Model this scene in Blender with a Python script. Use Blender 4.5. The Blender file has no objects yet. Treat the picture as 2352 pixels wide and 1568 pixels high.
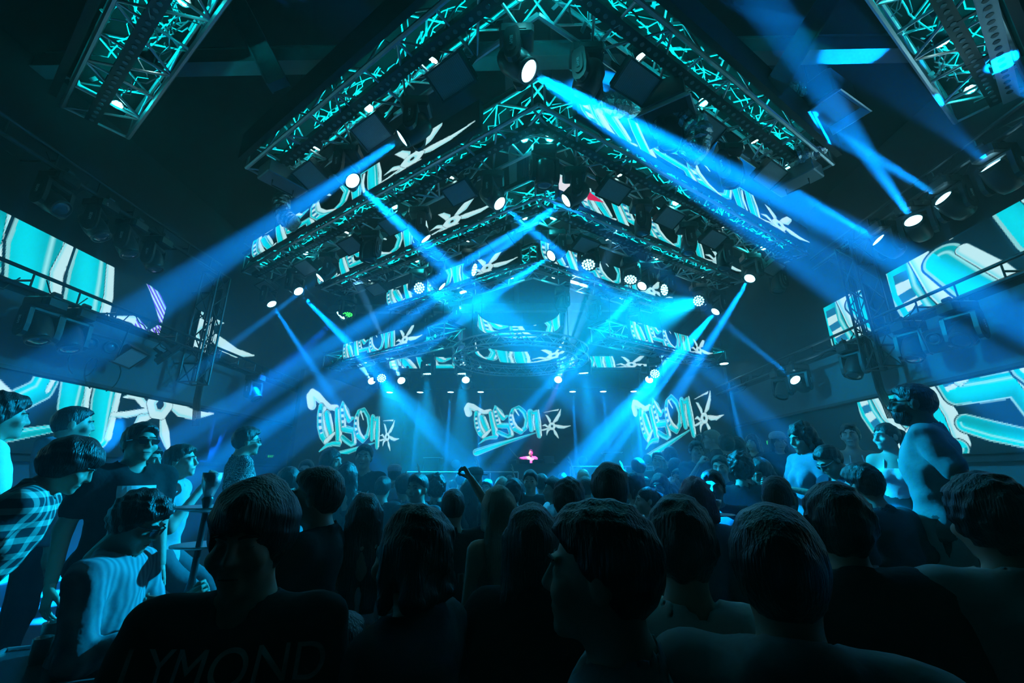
import bpy, bmesh, math, random
import numpy as np
from mathutils import Vector, Matrix, Quaternion

random.seed(7)
RNG = np.random.default_rng(7)
sc = bpy.context.scene
COL = sc.collection
R = math.radians

# ------------------------------------------------------------------ camera, world, exposure
EYE = Vector((0.0, 0.0, 1.8))
FPX, CX, CY = 980.0, 1176.0, 784.0
cam_data = bpy.data.cameras.new('camera')
cam = bpy.data.objects.new('camera', cam_data)
COL.objects.link(cam)
cam.location = EYE
cam.rotation_euler = (R(90 + 17.07), 0, R(1.23))
cam_data.sensor_width = 36.0
cam_data.lens = FPX / 2352.0 * 36.0
cam_data.clip_start = 0.05
cam_data.clip_end = 200
sc.camera = cam

world = bpy.data.worlds.new('world')
sc.world = world
world.use_nodes = True
wn = world.node_tree
wn.nodes['Background'].inputs[0].default_value = (0, 0.4, 0.5, 1)
wn.nodes['Background'].inputs[1].default_value = 0.0
HAZE = 0.023
vs = wn.nodes.new('ShaderNodeVolumeScatter')
vs.inputs['Color'].default_value = (0.75, 0.95, 1, 1)
vs.inputs['Density'].default_value = HAZE
vs.inputs['Anisotropy'].default_value = 0.4
wn.links.new(vs.outputs[0], wn.nodes['World Output'].inputs['Volume'])

sc.view_settings.view_transform = 'Standard'
sc.view_settings.look = 'None'
sc.view_settings.exposure = 0.0
sc.view_settings.gamma = 1.0
sc.view_settings.use_curve_mapping = False
cy = sc.cycles
cy.max_bounces = 2
cy.diffuse_bounces = 1
cy.glossy_bounces = 1
cy.transmission_bounces = 2
cy.transparent_max_bounces = 4
cy.volume_bounces = 0
cy.caustics_reflective = False
cy.caustics_refractive = False
cy.sample_clamp_indirect = 3.0
cy.use_adaptive_sampling = True
cy.adaptive_threshold = 0.09
cy.adaptive_min_samples = 16
cy.light_sampling_threshold = 0.03

BLUE = (0.0, 0.26, 1.0)       # moving-head beam gel
AZURE = (0.0, 0.40, 1.0)
CYAN = (0.0, 0.78, 0.86)      # truss toners

# ------------------------------------------------------------------ picture -> place helpers
CAMM = cam.rotation_euler.to_matrix()
def ray(px, py):
    return (CAMM @ Vector(((px - CX) / FPX, (CY - py) / FPX, -1.0)))
def at(px, py, X=None, Y=None, Z=None):
    d = ray(px, py)
    if Y is not None: t = (Y - EYE.y) / d.y
    elif X is not None: t = (X - EYE.x) / d.x
    else: t = (Z - EYE.z) / d.z
    return EYE + d * t
def on_line(px, py, a, d):
    """parameter along the line a + s*d (d unit) that passes closest to the sight line"""
    r = ray(px, py).normalized(); w = a - EYE
    b = d.dot(r); e = d.dot(w); f = r.dot(w)
    return (b * f - e) / (1 - b * b)

# ------------------------------------------------------------------ materials
MATS = {}
def mat(name, col, rough=0.6, metal=0.0, spec=0.4, bump=0.0, bscale=40.0, var=0.0, vscale=6.0):
    if name in MATS: return MATS[name]
    m = bpy.data.materials.new(name); m.use_nodes = True
    nt = m.node_tree; b = nt.nodes['Principled BSDF']
    b.inputs['Base Color'].default_value = (*col, 1)
    b.inputs['Roughness'].default_value = rough
    b.inputs['Metallic'].default_value = metal
    b.inputs['Specular IOR Level'].default_value = spec
    if var > 0:
        tc = nt.nodes.new('ShaderNodeTexCoord'); nz = nt.nodes.new('ShaderNodeTexNoise')
        nz.inputs['Scale'].default_value = vscale; nz.inputs['Detail'].default_value = 4
        mx = nt.nodes.new('ShaderNodeMix'); mx.data_type = 'RGBA'
        mx.inputs[6].default_value = (*[c * (1 - var) for c in col], 1)
        mx.inputs[7].default_value = (*[min(1, c * (1 + var)) for c in col], 1)
        nt.links.new(tc.outputs['Object'], nz.inputs['Vector'])
        nt.links.new(nz.outputs[0], mx.inputs[0]); nt.links.new(mx.outputs[2], b.inputs['Base Color'])
    if bump > 0:
        tc = nt.nodes.new('ShaderNodeTexCoord'); nz = nt.nodes.new('ShaderNodeTexNoise')
        nz.inputs['Scale'].default_value = bscale; nz.inputs['Detail'].default_value = 3
        bp = nt.nodes.new('ShaderNodeBump'); bp.inputs['Strength'].default_value = bump; bp.inputs['Distance'].default_value = 0.02
        nt.links.new(tc.outputs['Object'], nz.inputs['Vector'])
        nt.links.new(nz.outputs[0], bp.inputs['Height']); nt.links.new(bp.outputs[0], b.inputs['Normal'])
    MATS[name] = m
    return m
def emat(name, col, strength, sample='NONE'):
    if name in MATS: return MATS[name]
    m = bpy.data.materials.new(name); m.use_nodes = True
    nt = m.node_tree; nt.nodes.remove(nt.nodes['Principled BSDF'])
    e = nt.nodes.new('ShaderNodeEmission'); e.inputs[0].default_value = (*col, 1); e.inputs[1].default_value = strength
    nt.links.new(e.outputs[0], nt.nodes['Material Output'].inputs[0])
    m.cycles.emission_sampling = sample
    MATS[name] = m
    return m
def led_mat():
    m = bpy.data.materials.new('led_picture'); m.use_nodes = True
    nt = m.node_tree; b = nt.nodes['Principled BSDF']
    b.inputs['Base Color'].default_value = (0.01, 0.01, 0.012, 1); b.inputs['Roughness'].default_value = 0.5
    a = nt.nodes.new('ShaderNodeAttribute'); a.attribute_name = 'led'
    nt.links.new(a.outputs['Color'], b.inputs['Emission Color']); b.inputs['Emission Strength'].default_value = 1.0
    m.cycles.emission_sampling = 'NONE'
    return m
def grid_mat(name, col, scale):
    m = mat(name, col, 0.45, 0.0, 0.5); nt = m.node_tree; b = nt.nodes['Principled BSDF']
    tc = nt.nodes.new('ShaderNodeTexCoord'); br = nt.nodes.new('ShaderNodeTexBrick')
    br.offset = 0.0; br.inputs['Scale'].default_value = scale; br.inputs['Mortar Size'].default_value = 0.06
    br.inputs['Brick Width'].default_value = 1.0; br.inputs['Row Height'].default_value = 0.5
    br.inputs['Color1'].default_value = (*col, 1); br.inputs['Color2'].default_value = (*[c * 0.9 for c in col], 1)
    br.inputs['Mortar'].default_value = (*[c * 0.25 for c in col], 1)
    nt.links.new(tc.outputs['Object'], br.inputs['Vector']); nt.links.new(br.outputs[0], b.inputs['Base Color'])
    return m
M_BLACK = mat('black_housing', (0.020, 0.022, 0.024), 0.38, 0, 0.5)
M_BLACK2 = mat('black_plastic', (0.03, 0.033, 0.036), 0.5, 0, 0.4, bump=.05)
M_ALU = mat('aluminium', (0.72, 0.74, 0.76), 0.32, 0.85, 0.5, bump=.15, bscale=60)
M_BLKALU = mat('black_steel', (0.05, 0.055, 0.06), 0.35, 0.5, 0.5)
M_CABLE = mat('pale_cable', (0.55, 0.58, 0.6), 0.35, 0.2, 0.5)
M_DCABLE = mat('dark_cable', (0.02, 0.02, 0.02), 0.45)
M_FOIL = mat('crinkled_foil', (0.8, 0.82, 0.85), 0.25, 0.9, 0.5, bump=.8, bscale=25)
M_WALL = mat('wall_paint', (0.16, 0.18, 0.20), 0.75, 0, 0.2, var=.25, vscale=1.2)
M_WALLD = mat('dark_wall', (0.030, 0.034, 0.038), 0.7, 0, 0.25, var=.3, vscale=2)
M_CEIL = mat('dark_ceiling', (0.018, 0.020, 0.022), 0.85, 0, 0.15, var=.3, vscale=1.5)
M_BEAM = mat('painted_steel_beam', (0.20, 0.22, 0.24), 0.6, 0, 0.3, var=.35, vscale=3)
M_FLOOR = mat('club_floor', (0.03, 0.03, 0.033), 0.35, 0, 0.5, var=.3, vscale=2)
M_LED = led_mat()
M_LENS = emat('lit_lens', (0.30, 0.80, 1.0), 14.0)
M_LENSC = emat('lit_cell', (0.28, 0.9, 1.0), 5.0)
M_GREENC = emat('green_cell', (0.05, 1.0, 0.12), 1.6)
M_GLASS = mat('dark_lens_glass', (0.05, 0.07, 0.09), 0.08, 0.0, 1.0)
M_DIFF = grid_mat('strobe_face', (0.42, 0.46, 0.48), 42.0)
M_SCREEN = mat('screen_frame', (0.012, 0.013, 0.015), 0.5)
M_BADGE = mat('badge_print', (0.6, 0.62, 0.64), 0.5)

# ------------------------------------------------------------------ mesh builder
class MB:
    def __init__(s): s.v = []; s.f = []
    def add(s, vs_, fs):
        n = len(s.v); s.v.extend([tuple(v) for v in vs_]); s.f.extend([tuple(i + n for i in f) for f in fs]); return s
    def box(s, c, d, m=None, ch=0.0):
        x, y, z = d[0] / 2, d[1] / 2, d[2] / 2
        if ch <= 0:
            p = [Vector((a * x, b * y, e * z)) for a in (-1, 1) for b in (-1, 1) for e in (-1, 1)]
            f = [(0, 1, 3, 2), (4, 6, 7, 5), (0, 4, 5, 1), (2, 3, 7, 6), (0, 2, 6, 4), (1, 5, 7, 3)]
        else:   # vertical edges chamfered, top and bottom rims too
            ring = [(-x + ch, -y), (x - ch, -y), (x, -y + ch), (x, y - ch), (x - ch, y), (-x + ch, y), (-x, y - ch), (-x, -y + ch)]
            lv = [(-z, ch), (-z + ch, 0), (z - ch, 0), (z, ch)]
            p = []
            for zz, ins in lv:
                for (a, b) in ring:
                    p.append(Vector((a * (x - ins) / x, b * (y - ins) / y, zz)))
            f = [tuple(reversed(range(8))), tuple(range(24, 32))]
            for k in range(3):
                for i in range(8):
                    j = (i + 1) % 8
                    f.append((k * 8 + i, k * 8 + j, (k + 1) * 8 + j, (k + 1) * 8 + i))
        c = Vector(c)
        if m is not None: p = [m @ q for q in p]
        return s.add([q + c for q in p], f)
    def cyl(s, a, b, r, r2=None, n=10, caps=True):
        a, b = Vector(a), Vector(b); d = b - a
        if d.length < 1e-6: return s
        q = d.to_track_quat('Z', 'Y'); r2 = r if r2 is None else r2
        p = []
        for o, rr in ((a, r), (b, r2)):
            for i in range(n):
                t = 2 * math.pi * i / n
                p.append(o + q @ Vector((rr * math.cos(t), rr * math.sin(t), 0)))
        f = [(i, (i + 1) % n, n + (i + 1) % n, n + i) for i in range(n)]
        if caps: f += [tuple(reversed(range(n))), tuple(range(n, 2 * n))]
        return s.add(p, f)
    def lathe(s, prof, n=16, m=None, sq=0.0):
        """profile [(r, z)...] about z; sq squares the section off"""
        m = m or Matrix.Identity(4); p = []
        for r, z in prof:
            for i in range(n):
                t = 2 * math.pi * i / n; c, d = math.cos(t), math.sin(t)
                k = 1.0 / max(abs(c), abs(d)) ** sq if sq else 1.0
                p.append(m @ Vector((r * c * k, r * d * k, z)))
        f = []
        for k in range(len(prof) - 1):
            for i in range(n):
                j = (i + 1) % n
                f.append((k * n + i, k * n + j, (k + 1) * n + j, (k + 1) * n + i))
        f += [tuple(reversed(range(n))), tuple(range((len(prof) - 1) * n, len(prof) * n))]
        return s.add(p, f)
    def prism(s, poly, t0, t1, m=None):
        m = m or Matrix.Identity(4); n = len(poly)
        p = [m @ Vector((a, b, t0)) for a, b in poly] + [m @ Vector((a, b, t1)) for a, b in poly]
        f = [tuple(reversed(range(n))), tuple(range(n, 2 * n))] + [(i, (i + 1) % n, n + (i + 1) % n, n + i) for i in range(n)]
        return s.add(p, f)
    def path(s, pts, r, n=6):
        pts = [Vector(p) for p in pts]; N = len(pts); p = []
        up = Vector((0.31, 0.17, 0.93))
        for k in range(N):
            d = (pts[min(k + 1, N - 1)] - pts[max(k - 1, 0)]).normalized()
            a = d.cross(up); a = a.normalized() if a.length > 1e-4 else Vector((1, 0, 0)); b = d.cross(a)
            rr = r[k] if isinstance(r, (list, tuple)) else r
            for i in range(n):
                t = 2 * math.pi * i / n
                p.append(pts[k] + (a * math.cos(t) + b * math.sin(t)) * rr)
        f = []
        for k in range(N - 1):
            for i in range(n):
                j = (i + 1) % n
                f.append((k * n + i, (k + 1) * n + i, (k + 1) * n + j, k * n + j))
        f += [tuple(range(n)), tuple(reversed(range((N - 1) * n, N * n)))]
        return s.add(p, f)
    def mesh(s, name, material, smooth=False):
        me = bpy.data.meshes.new(name); me.from_pydata(s.v, [], s.f); me.update()
        if material: me.materials.append(material)
        if smooth: me.polygons.foreach_set('use_smooth', [True] * len(me.polygons))
        return me

def obj(name, me, parent=None, m=None):
    o = bpy.data.objects.new(name, me); COL.objects.link(o)
    if parent is not None: o.parent = parent
    if m is not None: o.matrix_local = m
    return o
def part(name, mb, material, parent, m=None, smooth=False):
    return obj(name, mb.mesh(name, material, smooth) if isinstance(mb, MB) else mb, parent, m)
def tag(o, label, cat, group=None, kind=None):
    o['label'] = label; o['category'] = cat
    if group: o['group'] = group
    if kind: o['kind'] = kind
    return o
def thing(name, label, cat, loc=(0, 0, 0), rot=None, group=None):
    o = bpy.data.objects.new(name, None); COL.objects.link(o)
    o.empty_display_size = 0.1
    m = Matrix.Translation(loc)
    if rot is not None: m = m @ (rot.to_4x4() if not isinstance(rot, Matrix) or len(rot) == 3 else rot)
    o.matrix_world = m
    return tag(o, label, cat, group)
def struct(name, mb, material, smooth=False):
    o = part(name, mb, material, None, smooth=smooth); o['kind'] = 'structure'; return o
UNIT = {}
def unit_tube(material, n=7):
    k = (material.name, n)
    if k not in UNIT: UNIT[k] = MB().cyl((0, 0, 0), (0, 0, 1), 1, n=n).mesh('tube', material)
    return UNIT[k]
def tube_m(a, b, r):
    a, b = Vector(a), Vector(b); d = b - a
    return Matrix.Translation(a) @ d.to_track_quat('Z', 'Y').to_matrix().to_4x4() @ Matrix.Diagonal((r, r, d.length, 1))
def tube(name, a, b, r, material, parent):
    return obj(name, unit_tube(material), parent, tube_m(a, b, r))
def spot(name, loc, direction, power, deg, color, parent=None, blend=0.25, size=0.05):
    L = bpy.data.lights.new(name, 'SPOT'); L.energy = power; L.spot_size = R(deg); L.spot_blend = blend
    L.shadow_soft_size = size; L.color = color
    o = bpy.data.objects.new(name, L); COL.objects.link(o)
    m = Matrix.Translation(loc) @ Vector(direction).to_track_quat('-Z', 'Y').to_matrix().to_4x4()
    if parent is not None: o.parent = parent; o.matrix_local = parent.matrix_world.inverted() @ m
    else: o.matrix_world = m
    return o
def point(name, loc, power, color, parent=None, size=0.03):
    L = bpy.data.lights.new(name, 'POINT'); L.energy = power; L.shadow_soft_size = size; L.color = color
    o = bpy.data.objects.new(name, L); COL.objects.link(o)
    if parent is not None: o.parent = parent; o.matrix_local = parent.matrix_world.inverted() @ Matrix.Translation(loc)
    else: o.location = loc
    return o
def text_mesh(name, s, size, material, extrude=0.001):
    c = bpy.data.curves.new(name, 'FONT'); c.body = s; c.size = size; c.align_x = 'CENTER'; c.align_y = 'CENTER'; c.extrude = extrude
    o = bpy.data.objects.new(name, c); COL.objects.link(o)
    dg = bpy.context.evaluated_depsgraph_get(); me = bpy.data.meshes.new_from_object(o.evaluated_get(dg))
    bpy.data.objects.remove(o); bpy.data.curves.remove(c)
    me.materials.clear(); me.materials.append(material); me.name = name
    return me
ORD = ['first', 'second', 'third', 'fourth', 'fifth', 'sixth', 'seventh', 'eighth', 'ninth', 'tenth', 'eleventh', 'twelfth']
# ------------------------------------------------------------------ the room
XL, XR, YB, YF = -6.8, 6.45, 18.6, -3.2
EAVE, RIDGE = 7.3, 9.6
struct('floor', MB().box((0, (YB + YF) / 2, -0.1), (XR - XL + .6, YB - YF + .6, 0.2)), M_FLOOR)
def wall_side(name, x, s):
    # dado panel, dark LED bay, painted strip, dark head
    root = bpy.data.objects.new(name, None); COL.objects.link(root); root['kind'] = 'structure'
    yc, L = (YB + YF) / 2, YB - YF
    def slab(nm, z0, z1, m, dx=0.0): part(nm, MB().box((x + s * (0.15 + dx), yc, (z0 + z1) / 2), (0.3, L, z1 - z0)), m, root)
    slab('dado', 0.0, 1.98, M_WALL); slab('screen_bay', 1.98, 3.12, M_WALLD, 0.02)
    slab('wall_strip', 3.12, 4.12, M_WALL); slab('upper_wall', 4.12, EAVE + .3, M_WALLD, 0.02)
    return root
wl = wall_side('wall_left', XL, -1); wr = wall_side('wall_right', XR, 1)
struct('wall_back', MB().box(((XL + XR) / 2, YB + .15, 4.5), (XR - XL + .6, .3, 10)), M_WALLD)
struct('wall_front', MB().box(((XL + XR) / 2, YF - .15, 4.5), (XR - XL + .6, .3, 10)), M_WALLD)
xm = (XL + XR) / 2
struct('ceiling', MB().prism([(XL - .3, EAVE), (xm, RIDGE), (XR + .3, EAVE), (XR + .3, EAVE + .2), (xm, RIDGE + .2), (XL - .3, EAVE + .2)], 0, 1,
       Matrix.Translation((0, YF - .3, 0)) @ Matrix(((1, 0, 0, 0), (0, 0, YB - YF + .6, 0), (0, 1, 0, 0), (0, 0, 0, 1)))), M_CEIL)
tn = 0
def trim(mb, m):
    global tn
    tn += 1; return struct('trim_%d' % tn, mb, m)
for x, s in ((XL, 1), (XR, -1)):
    for z, h in ((1.98, .07), (3.12, .05)):
        trim(MB().box((x + s * .05, (YB + YF) / 2 + 3, z), (.12, 16, h)), M_BLKALU)
# roof frame: tie beams, struts and purlins
def roof_beam(nm, label, a, b, w, h):
    a, b = Vector(a), Vector(b); d = (b - a); L = d.length; mx = d.to_track_quat('X', 'Z').to_matrix().to_4x4()
    mb = MB().box((L / 2, 0, h / 2 - .01), (L, w, .02)).box((L / 2, 0, -h / 2 + .01), (L, w, .02)).box((L / 2, 0, 0), (L, w * .8, h - .03))
    o = part(nm, mb, M_BEAM, None); o.matrix_world = Matrix.Translation(a) @ mx
    return tag(o, label, 'beam', 'painted roof beams', 'structure')
for k, y in enumerate((4.5, 9.3, 14.0)):
    roof_beam('tie_beam', ['nearest wide tie beam crossing under the dark roof', 'middle tie beam crossing under the dark roof', 'far tie beam over the stage front'][k], (XL, y, 7.33), (XR, y, 7.33), .22, .27)
for k, (p0, p1) in enumerate((((1782, 195), (1925, -40)), ((640, 195), (520, -40)))):
    a, b = at(*p0, Y=4.28), at(*p1, Y=4.28)
    roof_beam('roof_strut', ['diagonal steel strut crossing the tie beam at upper right', 'diagonal steel strut crossing the tie beam at upper left'][k], a, b, .16, .26)
roof_beam('ridge_beam', 'long dark beam under the roof ridge', (xm, -1, 9.35), (xm, YB, 9.35), .2, .3)

# ------------------------------------------------------------------ picture shown on every screen: graffiti letters and a throwing star
# strokes: (points (x, y, half width)), style: 0 plain chrome, 1 with bar stripes, 2 white, 3 white line
STROKES = [
 (((440,1068,62),(720,970,48),(1010,880,32),(1490,732,9)),0),
 (((285,385,62),(255,300,60),(275,240,48),(350,270,58),(450,325,50),(560,365,36),(668,350,42)),2),
 (((430,385,48),(428,500,50),(450,620,52),(500,730,52),(560,795,44)),1),
 (((478,392,26),(500,540,28),(530,640,28),(575,725,22)),2),
 (((530,455,48),(575,570,52),(630,680,44)),0),
 (((575,455,16),(625,570,18),(655,650,14)),2),
 (((560,800,30),(620,740,28),(690,672,14)),2),
 (((690,385,46),(715,520,52),(750,660,54),(770,790,50)),0),
 (((710,375,18),(745,520,22),(790,680,24),(800,790,26)),2),
 (((780,810,36),(680,815,30),(590,840,26),(475,925,6)),0),
 (((765,260,22),(775,350,58),(800,470,54),(830,600,50),(930,605,50),(1015,605,46),(1040,690,46),(1060,760,44),(1000,795,34),(900,755,38),(830,720,36)),1),
 (((770,262,18),(850,360,46),(905,470,46),(985,430,18)),0),
 (((800,290,14),(870,385,20),(930,450,16)),2),
 (((830,470,14),(850,560,18),(870,560,10)),2),
 (((1030,600,14),(1060,690,20),(1070,760,22)),2),
 (((1080,330,34),(1045,440,44),(1060,560,52),(1120,660,52),(1220,722,40),(1310,640,40),(1335,500,40),(1290,370,40),(1190,280,34),(1090,320,30)),1),
 (((1075,420,18),(1100,540,22),(1160,630,20),(1250,690,14)),2),
 (((1120,320,18),(1190,425,8)),2),
 (((1335,380,6),(1350,520,9),(1330,640,7)),2),
 (((1395,360,50),(1400,500,54),(1415,680,42)),0),
 (((1455,420,10),(1450,540,14),(1470,680,10)),2),
 (((1425,330,10),(1440,380,30),(1510,365,40),(1520,500,50),(1530,640,50),(1550,790,40)),0),
 (((1545,325,9),(1575,540,12),(1585,780,14)),2),
 (((1580,690,10),(1640,680,14),(1730,650,12)),2),
 (((1742,632,16),(1700,625,22),(1660,595,24),(1605,612,4)),2),
 (((1755,585,14),(1740,510,32),(1700,440,24),(1668,415,4)),2),
 (((1795,565,14),(1860,500,44),(1915,410,34),(1948,312,5)),2),
 (((1640,375,3),(1800,342,10),(1890,330,18),(1912,312,4)),2),
 (((1825,600,22),(1900,625,42),(1990,635,32),(2115,610,4)),2),
 (((1805,665,16),(1840,740,36),(1870,790,22),(1893,832,3)),2),
 (((1755,670,14),(1705,690,28),(1690,730,20),(1686,778,3)),2),
 (((1735,615,30),(1760,572,30),(1805,572,30),(1828,615,30),(1805,658,30),(1760,658,30),(1735,615,30)),2),
]
def logo(X, Y, ws=1.0):
    """linear rgb of the picture at crop coordinates X, Y (arrays)"""
    sh = X.shape; C = np.zeros(sh + (3,), np.float32)
    for pts, style in STROKES:
        best = np.full(sh, 9.0, np.float32); U = np.zeros(sh, np.float32); A = np.zeros(sh, np.float32)
        run = 0.0
        for (x0, y0, w0), (x1, y1, w1) in zip(pts[:-1], pts[1:]):
            dx, dy = x1 - x0, y1 - y0; L = math.hypot(dx, dy)
            t = np.clip(((X - x0) * dx + (Y - y0) * dy) / (L * L), 0, 1)
            w = (w0 + (w1 - w0) * t) * (ws if pts[0][0] < 1590 else ws * (.72 if ws == 1 else 1.1))
            ex, ey = X - x0 - dx * t, Y - y0 - dy * t
            d = np.hypot(ex, ey) / w
            side = np.sign(dx * ey - dy * ex)
            m = d < best
            best = np.where(m, d, best); U = np.where(m, d * side, U); A = np.where(m, run + t * L, A)
            run += L
        ins = best < 1.12
        u, d = U, best
        cyan = np.array((0.0, 0.76, 0.88)); lite = np.array((0.35, 0.95, 1.0)); white = np.array((0.58, 0.95, 1.0)); deep = np.array((0.0, 0.08, 0.16)); navy = np.array((0.005, 0.05, 0.30))
        def mix(a, b, k): return a + (b - a) * k[..., None]
        if style == 2:
            c = mix(np.broadcast_to(white, sh + (3,)), cyan, np.clip((u - .35) * 2.2, 0, 1) * .7)
        else:
            g = 0.5 + 0.5 * np.sin(u * 2.6 + A * .004)
            c = mix(np.broadcast_to(cyan * .55, sh + (3,)), cyan * 1.1, g)
            c = mix(c, lite, np.clip(1 - np.abs(u + .45) * 7, 0, 1))
            if style == 1:
                rg = (A > 40) & (A < 330); bar = (np.mod(A, 78) < 40) & (u > -.25) & (u < .55) & rg
                c = np.where(bar[..., None], white, c)
                bar2 = (np.mod(A, 78) >= 40) & (u > -.25) & (u < .55) & rg
                c = np.where(bar2[..., None], (0.01, .20, .42), c)
        c = np.where((d > .86)[..., None] & (d <= 1.0)[..., None], lite * .75 if style != 2 else white, c)
        c = np.where((d > 1.0)[..., None], deep * .25, c)
        C = np.where(ins[..., None], c, C)
    return C
def logo_mesh(name, x0, x1, y0, y1, w, h, nx, ny, ss=2, clip=None, fx=None, ws=1.0):
    """LED matrix w x h metres in its local XZ plane, facing -Y, showing the crop x0..x1, y0 (top)..y1 (bottom)"""
    u = (np.arange(nx * ss) + .5) / (nx * ss); v = (np.arange(ny * ss) + .5) / (ny * ss)
    uu, vv = np.meshgrid(u, v)
    X = x0 + (x1 - x0) * uu; Yp = y1 + (y0 - y1) * vv
    C = logo(X.astype(np.float32), Yp.astype(np.float32), ws)
    if fx: C = fx(C, uu, vv)
    if clip is not None: C = C * clip(uu, vv)[..., None]
    C = C.reshape(ny, ss, nx, ss, 3).mean((1, 3))
    gx = np.linspace(-w / 2, w / 2, nx + 1); gz = np.linspace(-h / 2, h / 2, ny + 1)
    V = np.zeros((ny + 1, nx + 1, 3), np.float32); V[..., 0] = gx[None]; V[..., 2] = gz[:, None]
    idx = np.arange((nx + 1) * (ny + 1)).reshape(ny + 1, nx + 1)
    F = np.stack([idx[:-1, :-1], idx[:-1, 1:], idx[1:, 1:], idx[1:, :-1]], -1).reshape(-1, 4)
    return grid_mesh(name, V.reshape(-1, 3), F, C.reshape(-1, 3))
def grid_mesh(name, V, F, C):
    me = bpy.data.meshes.new(name)
    me.vertices.add(len(V)); me.vertices.foreach_set('co', V.astype(np.float32).ravel())
    me.loops.add(F.size); me.loops.foreach_set('vertex_index', F.ravel().astype(np.int32))
    me.polygons.add(len(F)); me.polygons.foreach_set('loop_start', np.arange(0, F.size, F.shape[1], dtype=np.int32))
    me.update(calc_edges=True)
    if C is not None:
        a = me.attributes.new('led', 'FLOAT_COLOR', 'CORNER')
        cc = np.ones((len(F), 4, 4), np.float32); cc[..., :3] = C[:, None]
        a.data.foreach_set('color', cc.ravel())
        me.materials.append(M_LED)
    return me
def led_screen(name, label, me, w, h, centre, right, group=None, depth=.09, pz=0.0):
    """screen whose picture runs along `right`; faces right x up reversed"""
    r = Vector(right).normalized(); up = Vector((0, 0, 1)); back = up.cross(r)
    M = Matrix((r, back, up)).transposed().to_4x4(); M.translation = centre
    o = thing(name, label, 'screen', group=group); o.matrix_world = M
    part('cabinet', MB().box((0, depth / 2 + .004, 0), (w + .03, depth, h + .03)), M_SCREEN, o)
    obj('picture', me, o, Matrix.Translation((0, 0, pz)))
    return o

# ------------------------------------------------------------------ chevron trusses over the floor
SL = 0.68                                   # how far each wing sweeps back per metre sideways
DL = Vector((-1, SL, 0)).normalized(); DR = Vector((1, SL, 0)).normalized()
NL = Vector((SL, 1, 0)).normalized(); NR = Vector((-SL, 1, 0)).normalized()     # pointing back, away from the audience entrance
ZT = 6.30                                   # underside of the trusses
TW, TH = 0.66, 0.42
ROWS = [  # apex x, apex y, length left, length right, start, z, words
 (0.20, 0.10, 7.35, 7.30, 0.0, ZT, 'nearest chevron truss overhead'),
 (0.20, 2.42, 5.35, 5.55, 0.0, ZT, 'second chevron truss'),
 (0.25, 4.34, 8.20, 7.20, 0.0, ZT, 'third chevron truss'),
 (0.35, 6.25, 6.60, 6.20, 0.0, ZT, 'fourth chevron truss'),
 (0.30, 8.62, 4.95, 4.75, 0.0, ZT, 'fifth chevron truss'),
 (0.15, 8.70, 7.80, 7.50, 2.4, 5.00, 'low stage truss'),
]
holes_cache = {}
def zig(mb_or_parent, pts, r, joined):
    for a, b in zip(pts[:-1], pts[1:]):
        if joined: mb_or_parent.cyl(a, b, r, n=5, caps=False)
        else: tube('brace', a, b, r, M_ALU, mb_or_parent)
def cable(mb, a, b, sag, r, n=7, jit=.05):
    a, b = Vector(a), Vector(b); pts = []
    for i in range(n + 1):
        t = i / n; p = a.lerp(b, t); p.z -= sag * 4 * t * (1 - t)
        if 0 < i < n: p += Vector([random.uniform(-jit, jit) for _ in range(3)])
        pts.append(p)
    mb.path(pts, r, 5)
WINGS = {}
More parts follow.
